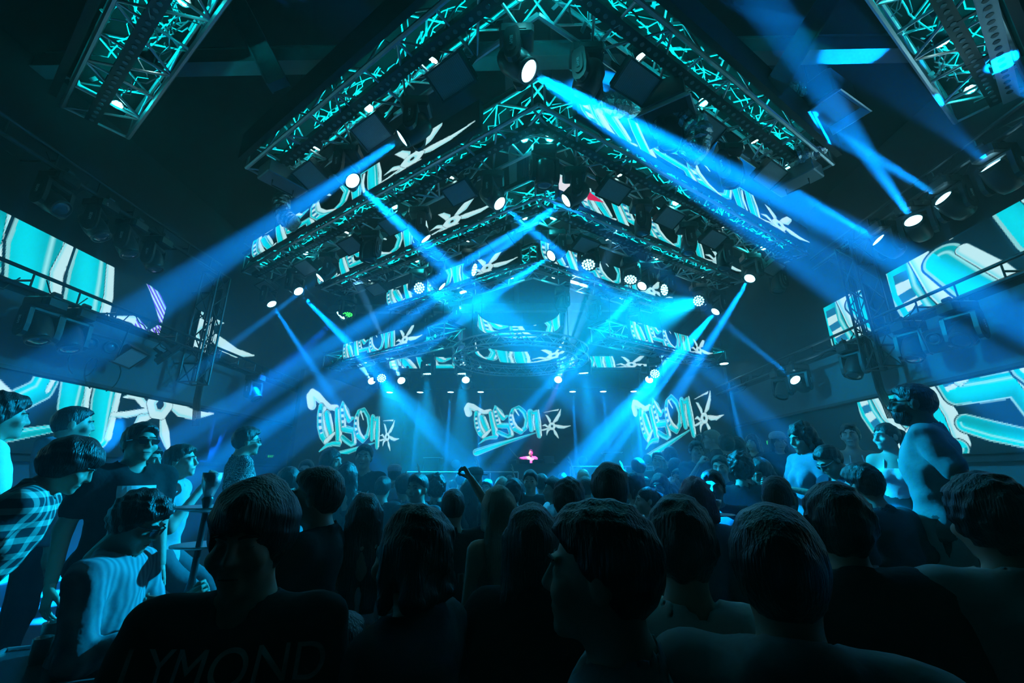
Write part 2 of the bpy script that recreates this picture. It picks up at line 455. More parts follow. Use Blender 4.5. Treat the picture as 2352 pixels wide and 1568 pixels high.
for ri, (ax, ay, ll, lr, s0, z, words) in enumerate(ROWS):
    joined = ri >= 4
    roots = []
    if s0 == 0: roots = [thing('lighting_truss', 'silver box ' + words + ' with perforated rail and tangled cables', 'truss', (ax, ay, z), group='ceiling lighting trusses')] * 2
    else: roots = [thing('lighting_truss', 'silver %s on the %s of the round rig' % (words, w), 'truss', (ax, ay, z), group='ceiling lighting trusses') for w in ('left', 'right')]
    lat = {}
    for wi, (d, nrm, L) in enumerate(((DL, NL, ll), (DR, NR, lr))):
        root = roots[wi]; WINGS[(ri, wi)] = (Vector((ax, ay, z)), d, nrm, s0, L)
        def P(s, t, h): return d * s + nrm * t + Vector((0, 0, h))
        i0 = 0.0 if s0 > 0 else 0.0
        mit = lambda t: (t * SL) if s0 == 0 else 0.0      # mitre at the apex
        for t, h, r, m in ((0, 0, .030, M_ALU), (TW, 0, .030, M_ALU), (0, TH, .026, M_ALU), (TW, TH, .026, M_ALU)):
            tube('chord', P(s0 - mit(t) * -1, t, h), P(L, t, h), r, m, root)
        # perforated rail along the middle of the underside with its row of round lamps
        ln = L - s0 - .2; tm = TW * .42
        rb = MB().box((0, 0, 0), (.13, ln, .05)).box((-.06, 0, .04), (.012, ln, .05)).box((.06, 0, .04), (.012, ln, .05))
        rm = Matrix.Translation(P((L + s0) / 2 + .1, tm, .0)) @ d.to_track_quat('Y', 'Z').to_matrix().to_4x4()
        rail = part('rail', rb, M_BLACK, root, rm)
        if ri < 4:
            hb = MB(); step = .11
            for k in range(int(ln / step)):
                y = -ln / 2 + (k + .5) * step
                for xx in ((0,) if ri != 1 else (0,)):
                    hb.cyl((xx, y, -.034), (xx, y, -.022), .026, n=7)
            ho = part('rail_row', hb, M_BADGE if False else mat('rail_lamp_glass', (.25, .3, .32), .3), rail); ho['kind'] = 'stuff'
        # lattice
        tgt = root
        if joined:
            if root.name not in lat: lat[root.name] = MB()
            tgt = lat[root.name]
        nb = max(3, int((L - s0) / .55)); bay = (L - s0 - .1) / nb
        A = [P(s0 + .1 + bay * k, 0, 0) for k in range(nb + 1)]; B = [P(s0 + .1 + bay * k, TW, 0) for k in range(nb + 1)]
        A2 = [P(s0 + .1 + bay * k, 0, TH) for k in range(nb + 1)]; B2 = [P(s0 + .1 + bay * k, TW, TH) for k in range(nb + 1)]
        zig(tgt, [(A if k % 2 else B)[k] for k in range(nb + 1)], .016, joined)
        zig(tgt, [(A2 if k % 2 else A)[k] for k in range(nb + 1)], .014, joined)
        zig(tgt, [(B if k % 2 else B2)[k] for k in range(nb + 1)], .014, joined)
        zig(tgt, [(A2 if k % 2 else B2)[k] for k in range(nb + 1)], .014, joined)
        for k in range(0, nb + 1):
            zig(tgt, [A[k], B[k]], .018, joined)
            if k in (0, nb): zig(tgt, [A[k], A2[k], B2[k], B[k]], .018, joined)
        # cables: pale looms and dark leads threaded through the truss
        for cm, cnt, rr, nm in ((M_CABLE, 46, .007, 'cable_loom'), (M_DCABLE, 8, .009, 'dark_cable')):
            cb = MB(); dens = 1.0 if ri < 4 else .7
            for k in range(int(cnt * (L - s0) / 5 * dens)):
                s = random.uniform(s0 + .1, L - .9); l = random.uniform(.25, 1.0)
                cable(cb, P(s, random.uniform(.02, TW), random.uniform(.03, TH)), P(s + l, random.uniform(.02, TW), random.uniform(.03, TH)), random.uniform(-.05, .12), rr * random.uniform(.7, 1.4), 6, .06)
            if cm is M_CABLE:      # brackets, clamps and folded straps caught by the toner light
                for k in range(int(40 * (L - s0) / 5)):
                    s = random.uniform(s0 + .1, L - .2); q = Quaternion([random.gauss(0, 1) for _ in range(4)]).normalized().to_matrix()
                    cb.box(P(s, random.uniform(0, TW), random.uniform(.03, TH)), (random.uniform(.06, .16), random.uniform(.02, .05), .008), q)
            o = part(nm, cb, cm, root); o['kind'] = 'stuff'
        # added matte black baffle keeps the truss light off the roof
        part('top_baffle', MB().box((0, 0, 0), (TW * 1.22, L - s0, .015), None), mat('matte_baffle', (.006, .007, .007), .9, 0, .05), root, Matrix.Translation(P((L + s0) / 2, TW / 2, TH + .035)) @ d.to_track_quat('Y', 'Z').to_matrix().to_4x4())
        for s in ((s0 + .5), (s0 + L) / 2, L - .5):     # hoist chains up to the roof
            p = P(s, TW / 2, TH + .04); w = Vector((ax, ay, z)) + p
            top = RIDGE - (RIDGE - EAVE) * abs(w.x - xm) / ((XR - XL) / 2 + .3)
            tube('hoist_chain', p, p + Vector((0, 0, top - w.z + .02)), .012, M_BLKALU, root)
    for rn, mb in lat.items():
        o = part('brace', mb, M_ALU, bpy.data.objects[rn]); o['kind'] = 'stuff'

# LED ribbons on the front face of the trusses
RH = 0.46
rib_l = logo_mesh('ribbon_picture', 385, 2130, 385, 690, 6.9, RH, 560, 34, ws=.78)
rib_r = logo_mesh('ribbon_picture', 395, 2120, 385, 690, 6.5, RH, 540, 34, ws=.78)
def redwhite(C, u, v):
    C = np.where(((u < .115) & (v > .30) & (v < .30 + .62 * (1 - u * 2)))[..., None], np.array((.85, .85, .9)), C)
    return np.where(((u > .115) & (u < .19) & (np.abs(v - .62) < .22 * (1 - (u - .115) / .075)))[..., None], np.array((.75, .0, .08)), C)
rib_r3 = logo_mesh('ribbon_picture', 250, 2120, 385, 690, 6.5, RH, 540, 34, ws=.78, fx=redwhite)
RIB = {2: (0.9, 7.55, 0.55, 7.05), 3: (0.75, 6.65, 0.3, 6.1), 4: (0.3, 4.95, 0.1, 4.7), 5: (3.1, 6.6, 3.1, 6.6)}
ribw = {2: 'third', 3: 'fourth', 4: 'fifth', 5: 'low stage'}
for ri, (a0, a1, b0, b1) in RIB.items():
    for wi, (s0, s1, me) in enumerate(((a0, a1, rib_l), (b0, b1, rib_r if ri != 3 else rib_r3))):
        A, d, nrm, _, _ = WINGS[(ri, wi)]
        w = s1 - s0; base_w = 6.9 if wi == 0 else 6.5
        c = A + d * ((s0 + s1) / 2) - nrm * .14 + Vector((0, 0, RH / 2 + .05))
        o = led_screen('led_ribbon', 'long LED ribbon with cyan graffiti letters on %s wing of %s truss' % (('left', 'right')[wi], ribw[ri]), me, w, RH, c, -d if wi == 0 else d, 'LED ribbons along the ceiling trusses')
        for ch in o.children:
            if ch.name.startswith('picture'): ch.scale = (w / base_w, 1, 1)
# dark front boards where the ribbon carries no picture (the two nearest trusses)
for ri in (0, 1):
    for wi in (0, 1):
        A, d, nrm, s0, L = WINGS[(ri, wi)]
        me = MB().box((0, .05, 0), (L - .3, .08, RH)).mesh('dark_board', M_SCREEN)
        r = -d if wi == 0 else d; up = Vector((0, 0, 1)); M = Matrix((r, up.cross(r), up)).transposed().to_4x4()
        M.translation = A + d * (L / 2 + .1) - nrm * .16 + Vector((0, 0, RH / 2 + .05))
        o = obj('led_board', me, None); o.matrix_world = M
        tag(o, 'unlit black LED board along the %s wing of the %s truss' % (('left', 'right')[wi], ('nearest', 'second')[ri]), 'screen', 'unlit LED boards')

# side wall screens
def wall_screen(name, label, wi, y0, y1, z0, z1, crop, nx, ny, group, **kw):
    w, h = y1 - y0, z1 - z0; x = XL + .13 if wi == 0 else XR - .13
    me = logo_mesh('wall_picture', *crop, w, h, nx, ny, **kw)
    return led_screen(name, label, me, w, h, Vector((x, (y0 + y1) / 2, (z0 + z1) / 2)), (0, 1, 0) if wi == 0 else (0, -1, 0), group, .07)
G = 'screens on the side walls'
wall_screen('wall_screen', 'low wide LED screen with star and blade on the left wall', 0, 2.0, 9.25, 2.06, 3.06, (440, 2135, 600, 850), 520, 50, G)
wall_screen('wall_screen', 'low wide LED screen with huge cyan letters on the right wall', 1, 1.6, 8.15, 2.06, 3.06, (395, 1915, 560, 830), 490, 50, G)
def magenta(C, u, v):
    m = (u > .86) & (C.sum(-1) > .3) & (np.mod(u * 37 + v * 9, 1) < .5)
    return np.where(m[..., None], np.array((.12, .01, .75)), C)
wall_screen('wall_screen', 'upper LED screen with tall cyan shapes and magenta tip on left wall', 0, 3.6, 7.35, 4.22, 5.02, (1165, 1745, 415, 620), 300, 64, G, fx=magenta)
wall_screen('wall_screen', 'upper LED screen with striped cyan letters at right edge', 1, 3.0, 6.85, 4.24, 5.08, (385, 960, 400, 600), 300, 66, G)
wall_screen('wall_screen', 'small upper LED screen beside the black truss tower on right wall', 1, 7.35, 8.45, 4.24, 5.08, (395, 560, 400, 620), 90, 66, G)
wall_screen('wall_screen', 'small upper LED screen with one blade beyond left truss tower', 0, 8.2, 10.3, 4.22, 5.02, (1750, 2140, 520, 690), 120, 50, G)

# stage: platform, screens, header strip
SY0, SY1, SZ = 13.4, 17.9, 1.0
st = thing('stage', 'raised dark stage platform with pale front edge at the far end', 'stage', (0, SY0, 0))
part('deck', MB().box((0, (SY1 - SY0) / 2, SZ - .05), (11.5, SY1 - SY0, .1)), M_WALLD, st)
part('front_panel', MB().box((0, .03, SZ / 2 - .05), (11.4, .06, SZ - .1)), M_BLACK2, st)
part('edge_strip', MB().box((0, -.02, SZ - .04), (11.5, .05, .06)), M_ALU, st)
part('back_riser', MB().box((0, SY1 - SY0 - .5, SZ + .25), (9, 1.0, .5)), M_BLACK2, st)
cw = (2352 / 300.0) * 0 + 1
me = logo_mesh('stage_picture', 0, 2352, 120, 1180, 5.35, 2.41, 300, 135)
w0, h0 = 5.35, 2.41
c0 = at(1040 + 300 * .5, 900 + 200 * (650 / 1568), Y=17.6)
led_screen('stage_screen', 'central LED wall with white and cyan graffiti letters behind the performer', me, 8.4, 4.6, Vector((c0.x, 17.6, c0.z)), (1, 0, 0), 'screens behind the stage', .12)
A, B = Vector((-5.72, 11.0, 0)), Vector((-4.7, 17.0, 0))
c = (A + B) / 2; c.z = 3.23
led_screen('stage_screen', 'left angled LED wall with graffiti letters and star', logo_mesh('stage_picture', 150, 2180, 130, 930, (B - A).length, 1.78, 240, 84), (B - A).length + .1, 4.4, Vector((c.x, c.y, 2.22)), B - A, 'screens behind the stage', .12, 3.23 - 2.22)
A, B = Vector((4.3, 17.0, 0)), Vector((6.05, 12.7, 0))
c = (A + B) / 2; c.z = 3.32
led_screen('stage_screen', 'right angled LED wall with cut-off graffiti letters', logo_mesh('stage_picture', 150, 2180, 130, 1180, (B - A).length, 2.75, 220, 112, clip=lambda u, v: ((v > .62 * (u - .18) ) | (v > .8)).astype(np.float32)), (B - A).length + .1, 3.0, c, B - A, 'screens behind the stage', .12)
for k, (a, b, crop) in enumerate(((-4.8, -1.4, (385, 1300, 400, 640)), (1.3, 5.0, (900, 2120, 400, 680)))):
    led_screen('header_screen', 'narrow LED header strip above the stage, %s half' % ('left', 'right')[k], logo_mesh('header_picture', *crop, b - a, .42, 200, 24), b - a, .42, Vector(((a + b) / 2, 15.0, 5.62)), (1, 0, 0), 'LED header strips')
# round rig: two concave LED arcs and a circular truss
def arc_screen(label, cx_, cy_, rad, z0, h, crop, n=120, ny=24):
    me = logo_mesh('arc_picture', *crop, 1.0, h, n, ny)
    V = np.zeros(len(me.vertices) * 3, np.float32); me.vertices.foreach_get('co', V); V = V.reshape(-1, 3)
    t = V[:, 0] * math.pi * 1.02
    Vn = V.copy(); Vn[:, 0] = np.sin(t) * rad; Vn[:, 1] = np.cos(t) * rad
    me.vertices.foreach_set('co', Vn.ravel()); me.update()
    o = thing('arc_screen', label, 'screen', (cx_, cy_, z0 + h / 2), group='curved LED arcs over the stage')
    cb = MB(); N = 32
    for k in range(N):
        for q in (0, 1):
            pass
    ring = []
    for k in range(N + 1):
        t = (k / N - .5) * math.pi * 1.04
        ring.append((math.sin(t), math.cos(t)))
    vs_, fs = [], []
    for (sx, cy_2) in ring:
        for rr in (rad + .01, rad + .09):
            for zz in (-h / 2 - .02, h / 2 + .02): vs_.append((sx * rr, cy_2 * rr, zz))
    for k in range(N):
        a, b = k * 4, k * 4 + 4
        for i, j in ((0, 1), (1, 3), (3, 2), (2, 0)): fs.append((a + i, b + i, b + j, a + j))
    cb.add(vs_, fs); part('cabinet', cb, M_SCREEN, o); obj('picture', me, o)
    return o
arc_screen('upper curved LED arc with cyan letters over the stage', -.05, 11.0, 1.12, 5.62, .38, (640, 1500, 420, 660))
arc_screen('lower curved LED arc with star above the performer', -.02, 11.35, 1.25, 4.98, .36, (1060, 1980, 420, 690))
rt = thing('round_truss', 'round silver truss hanging above the stage front', 'truss', (-.02, 11.35, 4.72))
for rad, z in ((1.55, 0), (1.55, .25), (1.85, 0), (1.85, .25)):
    N = 36; part('chord', MB().path([(rad * math.cos(2 * math.pi * k / N), rad * math.sin(2 * math.pi * k / N), z) for k in range(N + 1)], .025, 6), M_ALU, rt)
lb = MB()
for k in range(40):
    t0, t1 = 2 * math.pi * k / 40, 2 * math.pi * (k + 1) / 40
    p = lambda r_, t, z: (r_ * math.cos(t), r_ * math.sin(t), z)
    ra, rb_ = (1.55, 1.85) if k % 2 else (1.85, 1.55)
    lb.cyl(p(ra, t0, 0), p(rb_, t1, 0), .012, n=5); lb.cyl(p(1.55, t0, 0 if k % 2 else .25), p(1.55, t1, .25 if k % 2 else 0), .012, n=5)
    lb.cyl(p(1.85, t0, 0 if k % 2 else .25), p(1.85, t1, .25 if k % 2 else 0), .012, n=5)
o = part('brace', lb, M_ALU, rt); o['kind'] = 'stuff'
for k in range(4):
    t = math.pi / 4 + k * math.pi / 2; tube('hoist_chain', (1.7 * math.cos(t), 1.7 * math.sin(t), .25), (1.7 * math.cos(t), 1.7 * math.sin(t), 3.2), .012, M_BLKALU, rt)
# ------------------------------------------------------------------ fixtures
def make_fixture_meshes():
    D = {}
    b = MB().box((0, 0, -.075), (.36, .27, .15), ch=.025).box((0, -.137, -.075), (.20, .012, .07)).box((0, .137, -.075), (.20, .012, .07))
    D['base'] = b.mesh('base', M_BLACK)
    c = MB()
    for x in (-.11, .11):
        c.box((x, 0, .012), (.05, .10, .025)).cyl((x, -.045, .05), (x, .045, .05), .035, n=10)
    c.box((0, 0, .006), (.26, .06, .012)); D['clamp'] = c.mesh('clamp', M_BLKALU)
    y = MB().box((0, 0, -.185), (.40, .13, .07), ch=.02)
    arm = [(-.075, -.19), (-.085, -.40), (-.075, -.50), (-.045, -.55), (0, -.57), (.045, -.55), (.075, -.50), (.085, -.40), (.075, -.19), (.05, -.15), (-.05, -.15)]
    MA = Matrix(((0, 0, 1, 0), (1, 0, 0, 0), (0, 1, 0, 0), (0, 0, 0, 1)))      # poly (a,b) -> (y,z), thickness -> x
    for x in (-1, 1):
        y.prism(arm if x > 0 else arm, x * .175 - .0275, x * .175 + .0275, MA)
        y.prism([(a * .62, bb * .62 - .14) for a, bb in arm], x * .205 - .012, x * .205 + .012, MA)
    D['yoke'] = y.mesh('yoke', M_BLACK)
    D['badge'] = MB().box((0, 0, 0), (.004, .035, .14)).mesh('badge', M_BLACK2)
    t = text_mesh('badge_text', 'BEAM', .045, M_BADGE, .001)
    t.transform(Matrix(((0, 0, 1, 0), (0, 1, 0, 0), (-1, 0, 0, 0), (0, 0, 0, 1)))) ; D['text'] = t
    # heads run along +Z, pivot at the origin
    D['head'] = MB().lathe([(.06, -.205), (.105, -.19), (.132, -.13), (.142, -.02), (.140, .06), (.128, .12), (.120, .165), (.113, .17), (.109, .15)], 20, sq=.28).mesh('head', M_BLACK, True)
    D['ring'] = MB().lathe([(.104, .14), (.124, .15), (.128, .175), (.122, .195), (.106, .195), (.103, .17)], 24).mesh('front_ring', M_BLACK2, True)
    D['lens'] = MB().lathe([(.106, .176), (.095, .186), (.06, .196), (.02, .20)], 24).mesh('lens', M_GLASS, True)
    D['lens_on'] = MB().lathe([(.106, .178), (.095, .188), (.06, .198), (.02, .202)], 24).mesh('lens', M_LENS, True)
    D['whead'] = MB().lathe([(.07, -.13), (.12, -.12), (.16, -.07), (.172, .0), (.172, .06), (.165, .09), (.155, .095), (.15, .075)], 20, sq=.12).mesh('head', M_BLACK, True)
    w = MB(); g = MB()
    for rr, n in ((0, 1), (.055, 6), (.11, 12)):
        for k in range(n):
            a = 2 * math.pi * k / n
            w.lathe([(.023, .08), (.021, .094), (.012, .101), (.003, .103)], 8, Matrix.Translation((rr * math.cos(a), rr * math.sin(a), 0)))
    D['cells'] = w.mesh('lens_cells', M_LENSC, True)
    D['cells_off'] = w.mesh('lens_cells', M_GLASS, True); D['cells_green'] = w.mesh('lens_cells', M_GREENC, True)
    D['plate'] = MB().lathe([(.15, .07), (.15, .082), (.01, .083)], 20).mesh('lens_plate', M_BLACK2)
    # strobe: tilted box with a gridded face and side brackets
    D['sbody'] = MB().box((0, 0, .045), (.52, .34, .09), ch=.015).box((0, .10, .11), (.30, .05, .05)).box((0, -.10, .11), (.30, .05, .05)).mesh('housing', M_BLACK)
    bz = MB().box((0, .165, -.008), (.53, .022, .03)).box((0, -.165, -.008), (.53, .022, .03)).box((.255, 0, -.008), (.022, .34, .03)).box((-.255, 0, -.008), (.022, .34, .03))
    D['sbezel'] = bz.mesh('bezel', M_BLACK2); D['sface'] = MB().box((0, 0, -.006), (.49, .31, .008)).mesh('face_grid', M_DIFF)
    D['sbrk'] = MB().box((.285, 0, .13), (.012, .05, .24)).box((-.285, 0, .13), (.012, .05, .24)).box((0, 0, .245), (.58, .05, .012)).mesh('bracket', M_BLKALU)
    # small toner can inside the trusses
    D['pbody'] = MB().lathe([(.035, -.10), (.06, -.09), (.065, .0), (.07, .03), (.062, .035), (.058, .02)], 14).mesh('can', M_BLKALU, True)
    p = MB()
    for k in range(7):
        a = k * math.pi / 3; r_ = 0 if k == 6 else .036
        p.lathe([(.018, .02), (.016, .034), (.006, .04)], 8, Matrix.Translation((r_ * math.cos(a), r_ * math.sin(a), 0)))
    D['pcells'] = p.mesh('lens_cells', emat('toner_cell', (.5, 1, 1), 12), True)
    D['pstir'] = MB().path([(-.085, 0, 0), (-.085, 0, -.13), (.085, 0, -.13), (.085, 0, 0)], .01, 5).mesh('stirrup', M_BLKALU)
    return D
FX = make_fixture_meshes()
PIV = -.42
def moving_head(pivot, aim, label, lit=None, wash=None, group='moving head lights', scale=1.0, name=None):
    """pivot: where the head turns; aim: unit direction of the beam"""
    aim = Vector(aim).normalized(); pivot = Vector(pivot)
    pan = math.atan2(aim.y, aim.x) - math.pi / 2
    o = thing(name or ('wash_light' if wash else 'moving_head_light'), label, 'stage light', pivot - Vector((0, 0, PIV * scale)), None, group)
    o.scale = (scale,) * 3; bpy.context.view_layer.update() if False else None
    obj('base', FX['base'], o, Matrix.Rotation(pan * 0, 4, 'Z')); obj('clamp', FX['clamp'], o)
    Pn = Matrix.Rotation(pan, 4, 'Z')
    yk = obj('yoke', FX['yoke'], o, Pn)
    for s in (-1, 1):
        bd = obj('badge', FX['badge'], yk, Matrix.Translation((s * .22, 0, -.36)))
        obj('badge_text', FX['text'], yk, Matrix.Translation((s * .2235, 0, -.36)) @ Matrix.Rotation(0 if s > 0 else math.pi, 4, 'Z'))
    Hm = Matrix.Translation((0, 0, PIV)) @ aim.to_track_quat('Z', 'X').to_matrix().to_4x4()
    if wash:
        h = obj('head', FX['whead'], o, Hm); obj('lens_plate', FX['plate'], h)
        obj('lens_cells', FX['cells' if wash == 'on' else 'cells_off' if wash == 'off' else 'cells_green'], h)
    else:
        h = obj('head', FX['head'], o, Hm); obj('front_ring', FX['ring'], h); obj('lens', FX['lens_on' if lit else 'lens'], h)
    return o
def beam(pivot, aim, power, deg, color=BLUE, fan=0, spread=None, off=.215, size=.04, blend=.35):
    aim = Vector(aim).normalized(); pivot = Vector(pivot)
    src = pivot + aim * off
    dirs = [aim]
    if fan:
        spread = spread or (fan - 1) * deg * .9
        side = aim.cross(Vector((0, 0, 1))).normalized(); up = side.cross(aim)
        dirs = [Quaternion(up, R(spread * (k - (fan - 1) / 2) / max(1, fan - 1))) @ (Quaternion(side, R(spread * .35 * math.sin(k * 2.3))) @ aim) for k in range(fan)]
    for dv in dirs: spot('beam', src, dv, power * (1.15 if fan else 1.0), deg, color, None, blend, size)

RW = ['nearest', 'second', 'third', 'fourth', 'fifth', 'low stage']
SIDE = ['left', 'right']
SLOT = {}
def wing_spot(ri, wi, px, py, t=TW, dz=-.47):
    A, d, nrm, s0, L = WINGS[(ri, wi)]
    a = A + nrm * t + Vector((0, 0, dz)); s = on_line(px, py, a, d)
    return a + d * max(s0 + .1, min(L - .05, s))
KB = 4.4      # overall beam strength
# row, wing, pixel of the head, kind (b lit beam / u unlit / w wash on / g green / x wash off), aim pixel + plane, power, degrees, fan, words
def T_(px, py, th=60): return (px, py, th)
def aim_to(pv, tg):
    """beam direction: leaves the lamp th degrees off the line to the lens, leaning towards the picture point"""
    if len(tg) == 3 and isinstance(tg, Vector): return (tg - pv).normalized()
    v = (EYE - pv).normalized(); r = ray(tg[0], tg[1]).normalized()
    q = EYE + r * (pv - EYE).length; w = q - pv; w = (w - v * w.dot(v)).normalized()
    return v * math.cos(R(tg[2])) + w * math.sin(R(tg[2]))
HEADS = [
 (1,0,1160,90,'b',T_(1930,588,48),72000,3.2,4,'casting a long beam to the right'),
 (1,0,925,255,'b',T_(440,640,79),34000,7.5,0,'casting a broad beam to the left'),
 (1,0,790,395,'b',T_(1150,722,38),36000,3.0,3,'casting a beam towards the middle'),
 (1,1,1400,100,'u',T_(1300,300,60),0,0,0,'with dark lens facing left'),
 (1,1,1565,270,'u',T_(1530,420,60),0,0,0,'tilted down and unlit'),
 (1,1,1715,355,'u',T_(1680,470,60),0,0,0,'with dotted dark lens'),
 (2,0,1240,372,'u',T_(1240,700,60),0,0,0,'hanging at the very point'),
 (2,0,1125,440,'b',T_(1480,745,50),34000,2.6,3,'beaming down to the right near the point'),
 (2,0,965,535,'b',T_(1100,690,72),20000,4.0,0,'beaming through the fourth ribbon'),
 (2,0,845,570,'u',T_(830,700,60),0,0,0,'with round dark lens facing the floor'),
 (2,0,745,615,'b',T_(560,770,74),16000,4.5,0,'with a short beam to the left'),
 (2,0,680,665,'b',T_(980,975,42),50000,2.6,3,'casting a thin beam to the stage'),
 (2,0,572,725,'b',T_(800,970,50),24000,3.0,2,'second from the outer end, casting a thin beam'),
 (2,1,1318,455,'b',T_(960,692,64),80000,2.6,5,'casting a fan of beams to the left'),
 (2,1,1490,490,'u',T_(1470,620,60),0,0,0,'hanging unlit under the ribbon'),
 (2,1,1575,575,'u',T_(1570,700,60),0,0,0,'with badge facing out and lens down'),
 (2,1,1662,605,'u',T_(1650,720,60),0,0,0,'tilted back in shadow'),
 (2,1,1716,650,'b',T_(1490,1010,40),50000,4.0,0,'throwing a bright beam back to the stage'),
 (2,1,1795,680,'u',T_(1780,800,60),0,0,0,'outermost and unlit'),
 (3,0,1010,670,'b',T_(1160,790,72),9000,4.0,0,'with narrow beam to the right'),
 (3,0,1082,622,'w',Vector((6.4,7.0,3.4)),2000,46,0,'with glowing round cells near the point'),
 (3,0,962,668,'w',Vector((3.1,3.7,1.8)),13000,22,0,'with glowing round cells mid wing'),
 (3,0,800,722,'g',T_(800,900,60),0,0,0,'with green cells'),
 (3,0,725,745,'w2',T_(420,1060,74),9000,10,0,'throwing a deep blue beam to the left'),
 (3,1,1272,603,'b',T_(900,830,50),56000,2.6,4,'casting beams to the left past the arcs'),
 (3,1,1347,615,'w',Vector((.6,5.6,1.5)),1000,55,0,'glowing brightest near the point'),
 (3,1,1443,652,'w',T_(1430,760,45),800,50,0,'with separate bright cells'),
 (3,1,1472,678,'b',T_(1200,960,40),36000,2.6,3,'casting a slim beam to the performer'),
 (3,1,1527,680,'w',Vector((-6.8,6.8,3.4)),2600,46,0,'glowing and turned to the right'),
 (3,1,1600,708,'w',Vector((-2.7,2.9,1.7)),17000,22,0,'with dotted cells at the outer end'),
 (3,1,1655,735,'b',T_(1290,1130,50),130000,2.8,5,'casting the brightest fan across the stage'),
 (4,0,985,765,'u',T_(1150,900,70),0,4.0,0,'tilted inwards and unlit'),
 (4,0,1048,742,'u',T_(900,870,68),0,4.5,0,'unlit near the point'),
 (4,0,900,790,'u',T_(880,900,60),0,0,0,'unlit at the outer end'),
 (4,1,1290,705,'u',T_(1270,830,60),0,0,0,'unlit beside the point'),
 (4,1,1360,730,'u',T_(1350,850,60),0,0,0,'unlit in the middle'),
 (4,1,1450,760,'x',T_(1450,860,45),0,55,0,'dark at the outer end'),
 (5,0,872,850,'w',Vector((-1.0,7.2,1.0)),7000,26,0,'added to light the crowd'),  # this and the next are added washes that brighten the middle crowd
 (5,1,1506,850,'w',Vector((1.2,7.0,1.0)),7000,26,0,'added to light the crowd'),
]
for (ri, wi, px, py, kd, tg, pw, deg, fan, words) in HEADS:
    pv = wing_spot(ri, wi, px, py); aim = aim_to(pv, tg)
    lab = '%s, %s wing of %s truss, %s' % ('wash light' if kd[0] in 'wgx' else 'moving head', SIDE[wi], RW[ri], words)
    if kd == 'w2': moving_head(pv, aim, lab, wash='on'); beam(pv, aim, pw * KB, deg, (0, .13, 1), off=.12, size=.08)
    elif kd in 'wgx':
        moving_head(pv, aim, lab, wash={'w': 'on', 'g': 'green', 'x': 'off'}[kd])
        if pw: beam(pv, aim, pw, deg, (0, .48, 1), off=.12, size=.1, blend=.9)
    else:
        moving_head(pv, aim, lab, lit=(kd == 'b'))
        if kd == 'b': beam(pv, aim, pw * KB, deg, BLUE, fan)
# strobe panels between the heads
def strobe(pos, facing, label, group='strobe panels under the trusses'):
    f = Vector(facing).normalized(); q = (-f).to_track_quat('Z', 'Y').to_matrix()
    o = thing('strobe_panel', label, 'stage light', pos, q, group)
    obj('housing', FX['sbody'], o); obj('bezel', FX['sbezel'], o); obj('face_grid', FX['sface'], o); obj('bracket', FX['sbrk'], o)
    return o
STROBES = [(1,0,1020,150),(1,0,840,285),(1,0,705,395),(1,1,1495,140),(1,1,1645,270),(1,1,1775,395),
           (2,0,1058,450),(2,0,905,520),(2,0,815,580),(2,0,705,620),(2,0,630,690),(2,1,1400,460),(2,1,1530,515),(2,1,1620,580),(2,1,1755,650),
           (3,1,1310,690),(3,0,1180,660),(3,0,880,705)]
cnt = {}
for ri, wi, px, py in STROBES:
    A, d, nrm, s0, L = WINGS[(ri, wi)]
    p = wing_spot(ri, wi, px, py, TW - .12, -.21)
    k = cnt.get((ri, wi), 0); cnt[(ri, wi)] = k + 1
    f = (-nrm * .45 + Vector((0, 0, -1)))
    fd = f.normalized(); x = d; q = Matrix((x, (-fd).cross(x), -fd)).transposed()
    o = strobe(p, f, 'black gridded strobe panel, %s from the point on %s wing of %s truss' % (ORD[k], SIDE[wi], RW[ri]))
    o.matrix_world = Matrix.Translation(p) @ q.to_4x4()
# toner cans that light the trusses from inside
TONERS = {0: (4.6, 5.7, 6.8), 1: (.5, 1.7, 2.9, 4.1, 5.1), 2: (.5, 1.9, 3.3, 4.7, 6.2), 3: (.6, 2.0, 3.5, 5.2), 4: (.9, 3.2), 5: (3.4, 6.2)}
TPW = {0: 50, 1: 58, 2: 50, 3: 44, 4: 36, 5: 30}
for ri, ss in TONERS.items():
    for wi in (0, 1):
        A, d, nrm, s0, L = WINGS[(ri, wi)]
        for k, s in enumerate(ss):
            p = A + d * min(s, L - .35) + nrm * (TW * .62) + Vector((0, 0, .06))
            aim = (Vector((0, 0, -1)) + d * (.5 if k % 2 else -.4)).normalized()
            o = thing('toner_light', 'lit cyan toner can inside %s wing of %s truss, %s from the point' % (SIDE[wi], RW[ri], ORD[k]), 'stage light', p, aim.to_track_quat('Z', 'Y').to_matrix(), 'toner cans in the trusses')
            obj('can', FX['pbody'], o); obj('lens_cells', FX['pcells'], o); obj('stirrup', FX['pstir'], o)
            if k % 2 == 0: point('toner', p + aim * .08, TPW[ri] * (.10 if ri < 2 else .18), CYAN, None, .02)
